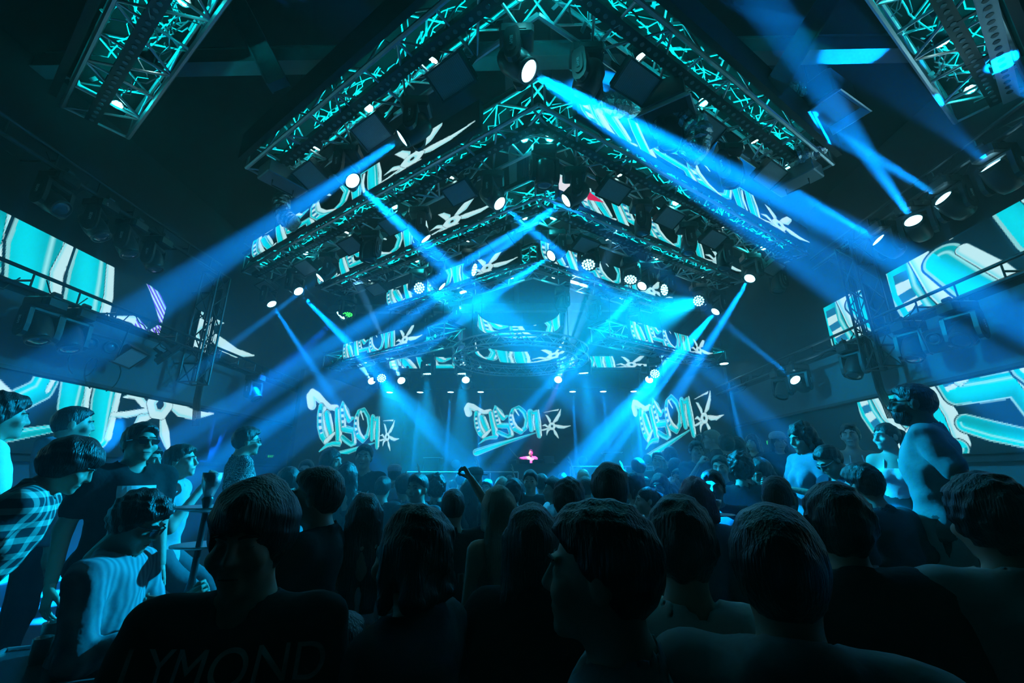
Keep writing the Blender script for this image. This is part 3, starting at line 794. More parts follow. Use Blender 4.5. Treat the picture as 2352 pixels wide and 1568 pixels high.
# unseen area lights added above the unlit rails to light the lattice evenly
def rail_row(a, d, ln, pw):
    L_ = bpy.data.lights.new('rail_row', 'AREA'); L_.shape = 'RECTANGLE'; L_.size = ln; L_.size_y = .09; L_.energy = pw; L_.color = CYAN
    o = bpy.data.objects.new('rail_row', L_); COL.objects.link(o)
    z = Vector((0, 0, -1)); M = Matrix((d, z.cross(d), z)).transposed().to_4x4(); M.translation = a; o.matrix_world = M
RPW = {0: 17, 1: 17, 2: 17, 3: 15, 4: 13, 5: 11}
for (ri, wi), (A, d, nrm, s0, L) in WINGS.items():
    a0 = max(s0, 3.6 if ri == 0 else 0); n = max(1, round((L - a0) / 2.6)); seg = (L - a0 - .2) / n
    for k in range(n): rail_row(A + d * (a0 + .1 + seg * (k + .5)) + nrm * (TW * .42) + Vector((0, 0, .032)), d, seg * .96, RPW[ri] * seg)
# control boxes at the wing ends of the second truss
for k, (wi, px, py) in enumerate(((0, 628, 385), (1, 1812, 425))):
    p = wing_spot(1, wi, px, py, TW * .6, -.14); A, d, nrm, s0, L = WINGS[(1, wi)]
    r = d; M = Matrix((r, Vector((0, 0, 1)).cross(r), Vector((0, 0, 1)))).transposed().to_4x4(); M.translation = p
    o = thing('dimmer_box', ('grey', 'dark')[k] + ' metal dimmer box with vents at %s end of second truss' % SIDE[wi], 'control box'); o.matrix_world = M
    part('case', MB().box((0, 0, 0), (.36, .62, .22), ch=.015), mat('grey_case', (.3, .32, .33), .4, .6), o)
    fp = part('front_plate', MB().box((.185, 0, 0), (.01, .56, .17)), M_ALU, o)
    vb = MB()
    for i in range(4): vb.box((.193, .02, -.045 + i * .03), (.006, .16, .008))
    part('vent_slot', vb, M_BLACK, o)
    part('knob', MB().cyl((.19, -.19, .02), (.215, -.19, .02), .03, n=14), M_BLACK, o)
    part('handle', MB().path([(0, -.16, -.11), (0, -.16, -.2), (0, .16, -.2), (0, .16, -.11)], .012, 6), M_BLKALU, o)

# side rigs: pipes along both walls above and below the upper screens
def pipe_rig(label, x, y0, y1, z, wallx):
    o = thing('lighting_pipe', label, 'pipe', (x, y0, z), group='lighting pipes along the walls')
    tube('pipe', (0, 0, 0), (0, y1 - y0, 0), .03, M_BLKALU, o); tube('pipe', (0, 0, .22), (0, y1 - y0, .22), .025, M_BLKALU, o)
    n = int((y1 - y0) / .6)
    for k in range(n):
        a = .3 + k * .6
        tube('rung', (0, a, 0), (0, a, .22), .012, M_BLKALU, o)
        if k % 2 == 0: tube('wall_arm', (0, a, .11), (wallx - x, a, .11), .015, M_BLKALU, o)
    cb = MB()
    for k in range(int((y1 - y0) * 2.2)):
        a = random.uniform(0, y1 - y0 - .8); cable(cb, (random.uniform(-.05, .05), a, random.uniform(-.03, .2)), (random.uniform(-.05, .05), a + random.uniform(.3, .8), random.uniform(-.03, .2)), random.uniform(.02, .25), .008, 6, .02)
    c = part('cable_loom', cb, M_DCABLE, o); c['kind'] = 'stuff'
    return o
XLp, XRp = XL + .5, XR - .5
pipe_rig('black double pipe above the upper left screen', XLp, 2.0, 8.0, 5.75, XL); pipe_rig('black double pipe above the upper right screen', XRp, 2.0, 8.0, 5.75, XR)
pipe_rig('black double pipe under the upper left screen', XLp, 2.2, 13.2, 4.06, XL); pipe_rig('black double pipe under the upper right screen', XRp, 2.2, 13.2, 4.06, XR)
def pipe_spot(wi, upper, px, py):
    a = Vector((XLp if wi == 0 else XRp, 0, 5.75 - .47 if upper else 4.06 - .47)); s = on_line(px, py, a, Vector((0, 1, 0)))
    return a + Vector((0, s, 0))
WALLH = [
 (1,1,2330,430,'b',at(1985,122,Y=4.4),800,20.0,0,'nearest of the row, beaming up left'),
 (1,1,2470,350,'b',at(2306,150,Z=6.24),1300,24.0,0,'just out of view, lighting the batten'),
 (1,1,2215,492,'b',T_(1850,268,70),36000,3.0,3,'second of the row, beaming up left'),
 (1,1,2125,540,'b',T_(2010,380,48),16000,7.0,0,'third of the row, beaming up'),
 (1,1,2058,582,'b',T_(1640,335,76),52000,3.0,3,'last of the row, beaming far left'),
 (0,1,102,480,'u',T_(250,560,40),0,0,0,'nearest of the row, round lens to the room'),
 (0,1,195,545,'u',T_(300,640,60),0,0,0,'second of the row, lens to the floor'),
 (0,1,270,585,'u',T_(340,700,60),0,0,0,'third of the row, lens to the floor'),
 (0,1,325,630,'u',T_(380,730,60),0,0,0,'last of the row, lens tilted to the crowd'),
 (0,0,65,790,'u',T_(100,1000,60),0,0,0,'nearest under the screen'),
 (0,0,145,800,'u',T_(170,1000,60),0,0,0,'second under the screen'),
 (0,0,575,915,'u',T_(640,1000,60),0,0,0,'farthest along the wall in the haze'),
 (1,0,2100,800,'u',T_(2090,1000,60),0,0,0,'hanging down beside the double blinder'),
 (1,0,1950,820,'u',T_(1945,1000,60),0,0,0,'hanging down left of the tower'),
 (1,0,2215,760,'u',T_(2150,900,40),0,0,0,'with round lens turned to the room'),
 (1,0,1745,762,'b',T_(1640,722,45),7000,4.5,0,'with white lens facing the stage rig'),
 (1,0,1790,880,'u',T_(1780,1000,60),0,0,0,'far along the wall in the haze'),
]
for wi, up, px, py, kd, tg, pw, deg, fan, words in WALLH:
    pv = pipe_spot(wi, up, px, py); aim = aim_to(pv, tg)
    moving_head(pv, aim, 'moving head, %s pipe of %s wall, %s' % ('upper' if up else 'lower', SIDE[wi], words), lit=kd == 'b', group='moving heads on the walls')
    if kd == 'b': beam(pv, aim, pw * KB, deg, BLUE, fan, off=.215 if px < 2400 else .55)
# double lens blinders under the pipes
for wi, px, py in ((0, 228, 785), (1, 2162, 748)):
    p = pipe_spot(wi, 0, px, py); f = Vector((1 if wi == 0 else -1, -.35, -.25)).normalized()
    o = thing('blinder_light', 'black blinder with two round lenses under the %s screen' % SIDE[wi], 'stage light', p, f.to_track_quat('-Y', 'Z').to_matrix())
    part('housing', MB().box((0, 0, 0), (.52, .16, .34), ch=.03), M_BLACK, o)
    for s in (-1, 1):
        part('lens_ring', MB().lathe([(.075, -.02), (.09, 0), (.09, .025), (.075, .03), (.068, .01)], 18, Matrix.Translation((s * .12, -.09, .03)) @ Matrix.Rotation(math.pi / 2, 4, 'X')), M_BLKALU, o, smooth=True)
        part('lens', MB().lathe([(.07, 0), (.05, .012), (.01, .018)], 16, Matrix.Translation((s * .12, -.09, .03)) @ Matrix.Rotation(math.pi / 2, 4, 'X')), M_GLASS, o, smooth=True)
    part('yoke', MB().path([(-.29, 0, -.05), (-.29, 0, .4), (.29, 0, .4), (.29, 0, -.05)], .015, 6), M_BLKALU, o)
# tilted flood and loop of cable on the left wall
p = pipe_spot(0, 0, 290, 835)
o = strobe(p + Vector((0, 0, -.02)), (.7, .2, -.7), 'black tilted flood panel under the upper left screen', 'flood panels under the wall pipes')
p = pipe_spot(0, 0, 390, 830)
strobe(p + Vector((0, 0, .22)), (.5, .6, -.6), 'black tilted flood panel beside the left truss tower', 'flood panels under the wall pipes')
lp = MB()
for c0, rr in ((at(190, 830, X=XL + .35), .22), (at(240, 845, X=XL + .35), .3)):
    lp.path([c0 + Vector((.02 * math.sin(k), rr * math.sin(k * math.pi / 8), .18 - rr * (1 - math.cos(k * math.pi / 8)) * .9)) for k in range(-7, 8)], .009, 5)
tag(part('hanging_cable', lp, M_DCABLE, None), 'black cable loops hanging from the pipe on the left wall', 'cable')
# truss towers on the walls
for wi, px, y in ((0, 400, 8.0), (1, 2005, 7.0)):
    x = XL + .45 if wi == 0 else XR - .45
    o = thing('truss_tower', 'black vertical truss tower hanging on the %s wall' % SIDE[wi], 'truss', (x, y, 3.45))
    H = 2.3; w = .34
    cs = [(-w / 2, -w / 2), (w / 2, -w / 2), (w / 2, w / 2), (-w / 2, w / 2)]
    for a, b in cs: tube('chord', (a, b, 0), (a, b, H), .022, M_BLKALU, o)
    for k in range(6):
        z0, z1 = k * H / 6, (k + 1) * H / 6
        for i in range(4):
            a, b = cs[i], cs[(i + 1) % 4]
            if k % 2: a, b = b, a
            tube('brace', (*a, z0), (*b, z1), .012, M_BLKALU, o)
    for z in (0, H):
        for i in range(4): tube('brace', (*cs[i], z), (*cs[(i + 1) % 4], z), .014, M_BLKALU, o)
    cb = MB()
    for k in range(7): cb.path([(-.02 + .02 * k - .05, .19, H * .9), (-.02 + .02 * k - .05 + .02 * math.sin(k), .2, H * .5), (-.06 + .022 * k, .19, -.3), (-.08 + .025 * k + .1, .2, -.8)], .009, 5)
    c = part('cable_loom', cb, M_DCABLE, o); c['kind'] = 'stuff'
    for z in (.4, 1.9): tube('wall_arm', (0, 0, z), ((-.44 if wi == 0 else .44), 0, z), .02, M_BLKALU, o)

# stage back rig: bright beam heads, downlights and floods
o = thing('lighting_pipe', 'long dark pipe across the stage carrying bright lamps', 'pipe', (-4.6, 14.85, 5.28), group='lighting pipes over the stage')
tube('pipe', (0, 0, 0), (9.4, 0, 0), .03, M_BLKALU, o)
for x in (.3, 4.7, 9.1): tube('hoist_chain', (x, 0, 0), (x, 0, 2.6), .012, M_BLKALU, o)
o = thing('lighting_pipe', 'thin dark pipe at the back of the stage carrying small downlights', 'pipe', (-5.6, 16.6, 4.96), group='lighting pipes over the stage')
tube('pipe', (0, 0, 0), (11.2, 0, 0), .025, M_BLKALU, o)
for x in (.3, 5.6, 10.9): tube('hoist_chain', (x, 0, 0), (x, 0, 2.8), .01, M_BLKALU, o)
STG = [(858,885,780,770),(925,883,880,790),(1070,880,1068,800),(1280,875,1305,790),(1487,870,1560,765)]
for k, (px, py, ax, ay) in enumerate(STG):
    a = Vector((0, 14.85, 5.28 - .45)); s = on_line(px, py, a, Vector((1, 0, 0))); pv = a + Vector((s, 0, 0))
    aim = aim_to(pv, (ax, ay, 28))
    moving_head(pv, aim, 'glaring white moving head above the stage, %s from the left' % ORD[k], lit=True, group='glaring heads over the stage', scale=1.25)
    beam(pv, aim, 90000, 3, (.12, .5, 1), 3, 6, off=.27)
DN = [(895,900),(965,898),(1035,896),(1104,895),(1315,890),(1385,887),(1455,884),(1523,882),(1663,834)]
for k, (px, py) in enumerate(DN):
    a = Vector((0, 16.6, 4.96 - .12)); s = on_line(px, py, a, Vector((1, 0, 0))); pv = a + Vector((s, 0, 0))
    if px > 1600: pv = at(px, py, Y=12.6)
    o = thing('downlight', 'small round downlight over the back of the stage, %s from the left' % ORD[k] if px < 1600 else 'small round downlight hanging alone right of the stage', 'stage light', pv, None, 'small downlights over the stage')
    part('can', MB().lathe([(.05, .1), (.13, .08), (.15, .02), (.15, -.01), (.12, -.012)], 16), M_BLACK, o, smooth=True)
    part('lens', MB().lathe([(.125, -.008), (.11, -.02), (.02, -.03)], 16), M_LENS, o, smooth=True)
    part('stem', MB().cyl((0, 0, .09), (0, 0, .14 if px < 1600 else 3.2), .012, n=6), M_BLKALU, o)
    beam(pv, Vector((((px - 1190) * .00012), -.03, -1)), 220000 if px < 1600 else 180000, 3.6, BLUE, 0, 3.0, off=.04, size=.05)
for k, (px, py) in enumerate(((983, 838), (1062, 850), (1340, 848))):
    a = Vector((0, 13.6, 5.0)); s = on_line(px, py, a, Vector((1, 0, 0))); pv = a + Vector((s, 0, 0))
    moving_head(pv, Vector((.05, .1, -1)), 'white wash light pouring down on the stage front, %s from the left' % ORD[k], wash='on', group='wash lights over the stage front', scale=1.2)
    beam(pv, Vector((.06, -.2, -1)), 12000, 28, AZURE, off=.14, size=.1, blend=.8)
o = thing('lighting_pipe', 'dark pipe at the stage front carrying wash lights', 'pipe', (-4, 13.6, 5.5), group='lighting pipes over the stage')
tube('pipe', (0, 0, 0), (8, 0, 0), .028, M_BLKALU, o)
for x in (.3, 7.7): tube('hoist_chain', (x, 0, 0), (x, 0, 2.4), .012, M_BLKALU, o)

# air ducts with flared frames and crinkled foil hoses
def roofz(x): return RIDGE - (RIDGE - EAVE) * abs(x - xm) / ((XR - XL) / 2 + .3)
def duct(label, c, size, yaw, hose, frame=True):
    o = thing('air_duct', label, 'air duct', c, Matrix.Rotation(yaw, 3, 'Z'), 'ceiling air ducts')
    w, d, h = size
    if frame:
        mb = MB(); z = -h / 2; e = .07
        r0 = [(-w / 2, -d / 2), (w / 2, -d / 2), (w / 2, d / 2), (-w / 2, d / 2)]
        r1 = [(a * 1.28, b * 1.28) for a, b in r0]
        part('box', MB().box((0, 0, 0), (w, d, h), ch=.03), M_BLACK, o)
        vs_ = [(a, b, z) for a, b in r0] + [(a, b, z - .12) for a, b in r1] + [(a * .96, b * .96, z - .125) for a, b in r1] + [(a * .96, b * .96, z - .005) for a, b in r0]
        fs = []
        for i in range(4):
            j = (i + 1) % 4
            fs += [(i, j, 4 + j, 4 + i), (4 + i, 4 + j, 8 + j, 8 + i), (8 + i, 8 + j, 12 + j, 12 + i), (12 + i, 12 + j, j, i)]
        part('flared_frame', MB().add(vs_, fs), mat('frame_metal', (.55, .57, .6), .35, .5), o)
        part('grille', MB().box((0, 0, z - .02), (w * .98, d * .98, .01)), M_BLACK2, o)
        for s in (-1, 1): tube('hanger', (s * w * .35, 0, h / 2), (s * w * .35, 0, h / 2 + 1.2), .008, M_BLKALU, o)
    pts = [Vector(p) for p in hose]; fine = []
    for k in range(len(pts) - 1):
        for i in range(8): fine.append(pts[k].lerp(pts[k + 1], i / 8))
    fine.append(pts[-1]); sm = [fine[0]] + [(fine[i - 1] + fine[i] * 2 + fine[i + 1]) / 4 for i in range(1, len(fine) - 1)] + [fine[-1]]
    rad = [.15 * (1 + .10 * math.sin(i * 2.1) + .05 * random.uniform(-1, 1)) for i in range(len(sm))]
    hb = MB().path(sm, rad, 14)
    hb.v = [tuple(Vector(v) + Vector([random.uniform(-.012, .012) for _ in range(3)])) for v in hb.v]
    part('foil_hose', hb, M_FOIL, o)
    return o
c = at(1885, 235, Y=5.0)
duct('black air duct box with metal frame behind the right end of second truss', c, (.62, .62, .42), .5, [(-.3, .1, .1), (-.6, .2, .12), (-.7, .3, .4), (-.6, .35, .9)])
c = at(1895, 335, Y=5.3)
duct('crinkled foil hose curling below the framed air duct', c, (.3, .3, .2), 0, [(-.45, .1, -.1), (-.15, .05, -.05), (.05, .1, .18), (.12, .3, .5)], frame=False)
c = at(1530, 240, Y=4.25)
duct('metal framed air duct behind the right wing of second truss', c, (.5, .5, .35), -.55, [(.1, .1, -.1), (.3, .15, -.4), (.25, .2, -.62), (.1, .25, -.7)])
c = at(650, 480, Y=7.0)
duct('crinkled foil hose drooping from the roof on the left', c, (.3, .3, .2), 0, [(-.1, .25, roofz(c.x) - c.z + .02), (-.1, .2, .7), (-.12, .1, .3), (-.05, 0, .0), (.12, -.05, -.25), (.3, -.05, -.36)], frame=False)
c = at(1390, 232, Y=4.7)
duct('short foil hose above the long beam near the centre', c, (.3, .3, .2), 0, [(-.25, .1, .02), (0, .05, .0), (.25, .1, .03), (.5, .3, .2), (.6, .5, roofz(c.x) - c.z - .2)], frame=False)

# two profile spots on the stage-front pipe pick out the performer
for k, (x, col, pw, dg, words) in enumerate(((-1.3, (1, .80, .62), 520, 4.2, 'left'), (1.5, (1, .05, .7), 1000, 11.0, 'right'))):
    pv = Vector((x, 13.6, 5.27)); tgt = at(1219, 1052 if k == 0 else 1040, Y=14.9); aim = (tgt - pv).normalized()
    o = thing('profile_spot', 'small black profile spot on the stage-front pipe, %s one' % words, 'stage light', pv, aim.to_track_quat('Z', 'X').to_matrix(), 'profile spots for the performer')
    part('barrel', MB().lathe([(.05, -.2), (.07, -.18), (.075, 0), (.06, .02), (.06, .16), (.068, .18), (.058, .18)], 14), M_BLACK, o, smooth=True)
    part('lens', MB().lathe([(.056, .165), (.03, .172), (.01, .174)], 14), M_GLASS, o, smooth=True)
    part('stirrup', MB().path([(-.09, 0, 0), (-.09, -.12, -.22), (.09, -.12, -.22), (.09, 0, 0)], .01, 5), M_BLKALU, o)
    spot('performer_spot', pv + aim * .2, aim, pw * 4, dg, col, None, .4, .03)

A, d, nrm, s0, L = WINGS[(0, 1)]
o = thing('perforated_batten', 'bright perforated metal batten along the outer edge of nearest truss at top right', 'batten', at(2258, -25, Z=6.24))
d = (at(2326, 235, Z=6.24) - at(2258, -25, Z=6.24)); ln = d.length; M = d.to_track_quat('Y', 'Z').to_matrix().to_4x4()
part('strip', MB().box((0, ln / 2, .03), (.15, ln, .012)), mat('white_batten', (.8, .82, .85), .4), o, M)
hb = MB()
for k in range(int(ln / .118) - 1): hb.cyl((0, .08 + k * .118, .016), (0, .08 + k * .118, .023), .03, n=8)
h = part('slot', hb, M_BLACK, o, M); h['kind'] = 'stuff'
for k in (0, 1, 2): part('bracket', MB().box((-.14, .3 + k * ln * .36, .04), (.3, .04, .02)), M_BLKALU, o, M)
# ------------------------------------------------------------------ people: one smooth body surface each, clothes and hair as children
def surface_nets(F, xs, ys, zs):
    nx, ny, nz = F.shape
    ins = F < 0
    c = np.zeros((nx - 1, ny - 1, nz - 1), np.uint8)
    for i in (0, 1):
        for j in (0, 1):
            for k in (0, 1): c += ins[i:nx - 1 + i, j:ny - 1 + j, k:nz - 1 + k]
    act = (c > 0) & (c < 8)
    I, J, K = np.nonzero(act)
    if len(I) == 0: return np.zeros((0, 3)), np.zeros((0, 4), int)
    idx = np.full(act.shape, -1, np.int64); idx[I, J, K] = np.arange(len(I))
    acc = np.zeros((len(I), 3)); cnt = np.zeros(len(I))
    cor = [(i, j, k) for i in (0, 1) for j in (0, 1) for k in (0, 1)]
    val = {q: F[I + q[0], J + q[1], K + q[2]] for q in cor}
    for a in cor:
        for ax in range(3):
            if a[ax]: continue
            b = list(a); b[ax] = 1; b = tuple(b)
            va, vb = val[a], val[b]; m = (va < 0) != (vb < 0)
            t = np.where(m, va / np.where(m, va - vb, 1), 0)
            p = np.stack([xs[I + a[0]], ys[J + a[1]], zs[K + a[2]]], 1)
            q = (xs, ys, zs)[ax]; ii = (I, J, K)[ax]
            p[:, ax] = p[:, ax] + t * (q[ii + 1] - q[ii])
            acc += p * m[:, None]; cnt += m
    V = acc / cnt[:, None]
    faces = []
    for ax in range(3):
        sl0 = [slice(None)] * 3; sl1 = [slice(None)] * 3
        sl0[ax] = slice(0, -1); sl1[ax] = slice(1, None)
        a, b = ins[tuple(sl0)], ins[tuple(sl1)]; ch = a != b
        o = [q for q in range(3) if q != ax]
        for q in o:
            s = [slice(None)] * 3; s[q] = slice(0, 1); ch[tuple(s)] = False
            s[q] = slice(-1, None); ch[tuple(s)] = False
        e = np.stack(np.nonzero(ch), 1)
        if len(e) == 0: continue
        fl = a[tuple(e.T)]
        def cell(d0, d1):
            f = e.copy(); f[:, o[0]] -= d0; f[:, o[1]] -= d1
            return idx[tuple(f.T)]
        q = np.stack([cell(0, 0), cell(1, 0), cell(1, 1), cell(0, 1)], 1)
        flip = ~fl if ax != 1 else fl
        q[flip] = q[flip][:, ::-1]
        faces.append(q)
    Fc = np.concatenate(faces); Fc = Fc[(Fc >= 0).all(1)]
    return V, Fc
class Fld:
    def __init__(s, xs, ys, zs):
        s.a = [np.asarray(q, np.float32) for q in (xs, ys, zs)]; s.F = np.full([len(q) for q in s.a], 0.5, np.float32)
    def blk(s, lo, hi, m):
        sl = []; g = []
        for q in range(3):
            i0 = max(0, np.searchsorted(s.a[q], lo[q] - m) - 1); i1 = min(len(s.a[q]), np.searchsorted(s.a[q], hi[q] + m) + 1)
            sl.append(slice(i0, max(i1, i0 + 1))); sh = [1, 1, 1]; sh[q] = -1; g.append(s.a[q][sl[q]].reshape(sh))
        return tuple(sl), g
    def uni(s, sl, d, k):
        f = s.F[sl]
        if k > 0:
            h = np.maximum(k - np.abs(f - d), 0) / k; s.F[sl] = np.minimum(f, d) - h * h * k * .25
        else: s.F[sl] = np.minimum(f, d)
    def cone(s, a, b, ra, rb, k=.03, flat=None, cut=False):
        a, b = np.array(a, float), np.array(b, float); r = max(ra, rb)
        sl, (X, Y, Z) = s.blk(np.minimum(a, b) - r, np.maximum(a, b) + r, k + .05)
        d = b - a; L2 = max(float(d @ d), 1e-9)
        t = np.clip(((X - a[0]) * d[0] + (Y - a[1]) * d[1] + (Z - a[2]) * d[2]) / L2, 0, 1)
        ex, ey, ez = X - a[0] - d[0] * t, Y - a[1] - d[1] * t, Z - a[2] - d[2] * t
        D = np.sqrt(ex * ex + ey * ey + ez * ez) - (ra + (rb - ra) * t)
        if cut: s.F[sl] = np.maximum(s.F[sl], -D)
        else: s.uni(sl, D, k)
    def ell(s, c, r, k=.03, M=None, cut=False):
        c = np.array(c, float); r = np.array(r, float); R_ = float(max(r))
        sl, (X, Y, Z) = s.blk(c - R_, c + R_, k + .05)
        x, y, z = X - c[0], Y - c[1], Z - c[2]
        if M is not None:
            M = np.array(M); x, y, z = M[0, 0] * x + M[1, 0] * y + M[2, 0] * z, M[0, 1] * x + M[1, 1] * y + M[2, 1] * z, M[0, 2] * x + M[1, 2] * y + M[2, 2] * z
        k0 = np.sqrt((x / r[0]) ** 2 + (y / r[1]) ** 2 + (z / r[2]) ** 2); k1 = np.sqrt((x / r[0] ** 2) ** 2 + (y / r[1] ** 2) ** 2 + (z / r[2] ** 2) ** 2) + 1e-6
        D = k0 * (k0 - 1) / k1
        if cut:
            h = np.maximum(k - np.abs(s.F[sl] + D), 0) / k if k > 0 else 0
            s.F[sl] = np.maximum(s.F[sl], -D) + (h * h * k * .25 if k > 0 else 0)
        else: s.uni(sl, D, k)
    def wob(s, amp, fr, seed=0):
        X, Y, Z = s.a[0][:, None, None], s.a[1][None, :, None], s.a[2][None, None, :]
        s.F += amp * (np.sin(X * fr + 1.3 * seed + 3 * np.sin(Z * fr * .4)) * np.sin(Z * fr * .8 + seed) + .6 * np.sin(Y * fr * 1.3 + Z * fr * .5 + seed))
    def cutplane(s, n, o):      # keep n.p < o
        X, Y, Z = s.a[0][:, None, None], s.a[1][None, :, None], s.a[2][None, None, :]
        s.F = np.maximum(s.F, (n[0] * X + n[1] * Y + n[2] * Z - o).astype(np.float32))
    def mesh(s): return surface_nets(s.F, *[q.astype(np.float64) for q in s.a])
def axis(lo, hi, c, flo=None, fhi=None, f=None):
    out = [lo]; x = lo
    while x < hi:
        x += f if (flo is not None and flo - c * .5 <= x <= fhi) else c
        out.append(x)
    return np.array(out)
def mk_mesh(name, V, Fc, material):
    me = bpy.data.meshes.new(name)
    me.vertices.add(len(V)); me.vertices.foreach_set('co', np.asarray(V, np.float32).ravel())
    me.loops.add(Fc.size); me.loops.foreach_set('vertex_index', Fc.ravel().astype(np.int32))
    me.polygons.add(len(Fc)); me.polygons.foreach_set('loop_start', np.arange(0, Fc.size, 4, dtype=np.int32))
    me.polygons.foreach_set('use_smooth', np.ones(len(Fc), bool))
    me.update(calc_edges=True)
    if material: me.materials.append(material)
    return me
# hands: fingers along +Z, palm facing +Y, thumb towards +X
def hand_template(curl, g=.0062):
    ax = (axis(-.06, .085, g), axis(-.05, .09, g), axis(-.05, .215, g)); f = Fld(*ax)
    f.cone((0, 0, -.04), (0, 0, .0), .024, .026, .02); f.ell((0, 0, .05), (.042, .016, .055), .015)
    for x, l, r in ((.032, .078, .0088), (.011, .088, .0092), (-.011, .082, .0088), (-.031, .064, .0078)):
        p = np.array((x, 0, .092)); d = np.array((x * .9, 0, 1.0)); d /= np.linalg.norm(d); ang = .15
        f.cone((x * .8, 0, .05), p, .012, .010, .008)
        for q in range(3):
            ang += curl * (.75, .9, .6)[q]
            n = np.array((d[0] * math.cos(ang), math.sin(ang), d[2] * math.cos(ang))); e = p + n * l * (.45, .32, .23)[q]
            f.cone(p, e, r * (1 - .08 * q), r * (.95 - .1 * q), .004); p = e
    f.cone((.025, .004, .02), (.058, .018, .058), .016, .012, .01); f.cone((.058, .018, .058), (.066 - .02 * curl, .035 + .015 * curl, .098), .0115, .009, .005)
    return f.mesh()
HANDS = {'relaxed': hand_template(.35), 'fist': hand_template(1.35), 'open': hand_template(.08)}
HANDS_FAR = {k: hand_template(c, .0092) for k, c in (('relaxed', .35), ('fist', 1.35), ('open', .08))}
ARMS = {  # elbow and wrist from the shoulder, x outwards, y forwards
 'down': ((.05, -.03, -.29), (.07, .05, -.55)), 'up': ((.12, .08, .25), (.08, .16, .52)), 'chin': ((.07, .14, -.26), (-.10, .24, .02)),
 'hip': ((.20, -.10, -.24), (.05, .06, -.43)), 'fold': ((.08, .06, -.28), (-.14, .24, -.22)), 'phone': ((.05, .10, -.28), (-.06, .33, -.20)),
 'face': ((.20, .14, -.08), (-.04, .16, .17)), 'back': ((.09, -.12, -.27), (-.02, -.16, -.48)), 'fwd': ((.06, .18, -.22), (.0, .44, -.20)), 'wide': ((.24, .05, -.16), (.34, .22, .04)),
}
SKIN = {'tan': mat('skin_tan', (.50, .34, .26), .5, 0, .45), 'fair': mat('skin_fair', (.66, .48, .40), .5, 0, .45), 'dark': mat('skin_dark', (.13, .08, .06), .45, 0, .5)}
def cloth(name, col, **k): return mat('cloth_' + name, col, .85, 0, .15, bump=.35, bscale=k.get('b', 14))
HAIRC = {'black': mat('hair_black', (.012, .011, .011), .38, 0, .6, bump=.5, bscale=90), 'brown': mat('hair_brown', (.05, .035, .028), .42, 0, .5, bump=.5, bscale=90),
         'blond': mat('hair_blond', (.45, .38, .28), .45, 0, .5, bump=.6, bscale=90), 'dyed': mat('hair_dyed', (.38, .22, .36), .4, 0, .5, bump=.6, bscale=90)}
for _m in HAIRC.values():
    _n = _m.node_tree; _z = [q for q in _n.nodes if q.type == 'TEX_NOISE'][0]; _mp = _n.nodes.new('ShaderNodeMapping'); _mp.inputs['Scale'].default_value = (1.6, 1.6, .12)
    _t = [q for q in _n.nodes if q.type == 'TEX_COORD'][0]; _n.links.new(_t.outputs['Object'], _mp.inputs[0]); _n.links.new(_mp.outputs[0], _z.inputs['Vector'])
M_EYE = mat('eye', (.02, .02, .02), .15, 0, .8); M_BROW = mat('brow', (.015, .013, .012), .7); M_SHADES = mat('dark_glasses', (.01, .01, .012), .12, 0, .8); M_SHOE = mat('shoe', (.05, .05, .055), .5)
BODIES = []
def head_sdf(f, T, Mh, s, face, off=0.0, fem=False):
    E = lambda c, r, k=.02, cut=False: f.ell(T(c), [(q + off) * s for q in r], k * s, Mh, cut)
    Cn = lambda a, b, ra, rb, k=.015: f.cone(T(a), T(b), (ra + off) * s, (rb + off) * s, k * s)
    E((0, -.012, .018), (.077, .098, .100), .02); E((0, .030, -.055), (.056 if not fem else .052, .066, .066), .035)
    Cn((0, -.02, -.06), (0, -.045, -.20), .055 if not fem else .046, .060 if not fem else .050, .03)
    if face:
        for x in (-1, 1):
            E((x * .032, .100, .006), (.020, .016, .013), .014, True)
            E((x * .032, .0775, .005), (.0135, .0125, .010), .006)
            E((x * .079, -.012, -.008), (.010, .022, .034), .008); Cn((x * .014, .093, .026), (x * .048, .078, .026), .008, .006, .012)
            E((x * .045, .070, -.030), (.024, .02, .02), .03)
        Cn((0, .092, .014), (0, .110, -.024), .008, .0125, .012); E((0, .100, -.028), (.0175, .012, .010), .01)
        Cn((-.018, .090, -.060), (.018, .090, -.060), .0075, .0075, .008); Cn((-.014, .089, -.070), (.014, .089, -.070), .008, .008, .008)
        E((0, .078, -.100), (.024, .02, .018), .02)
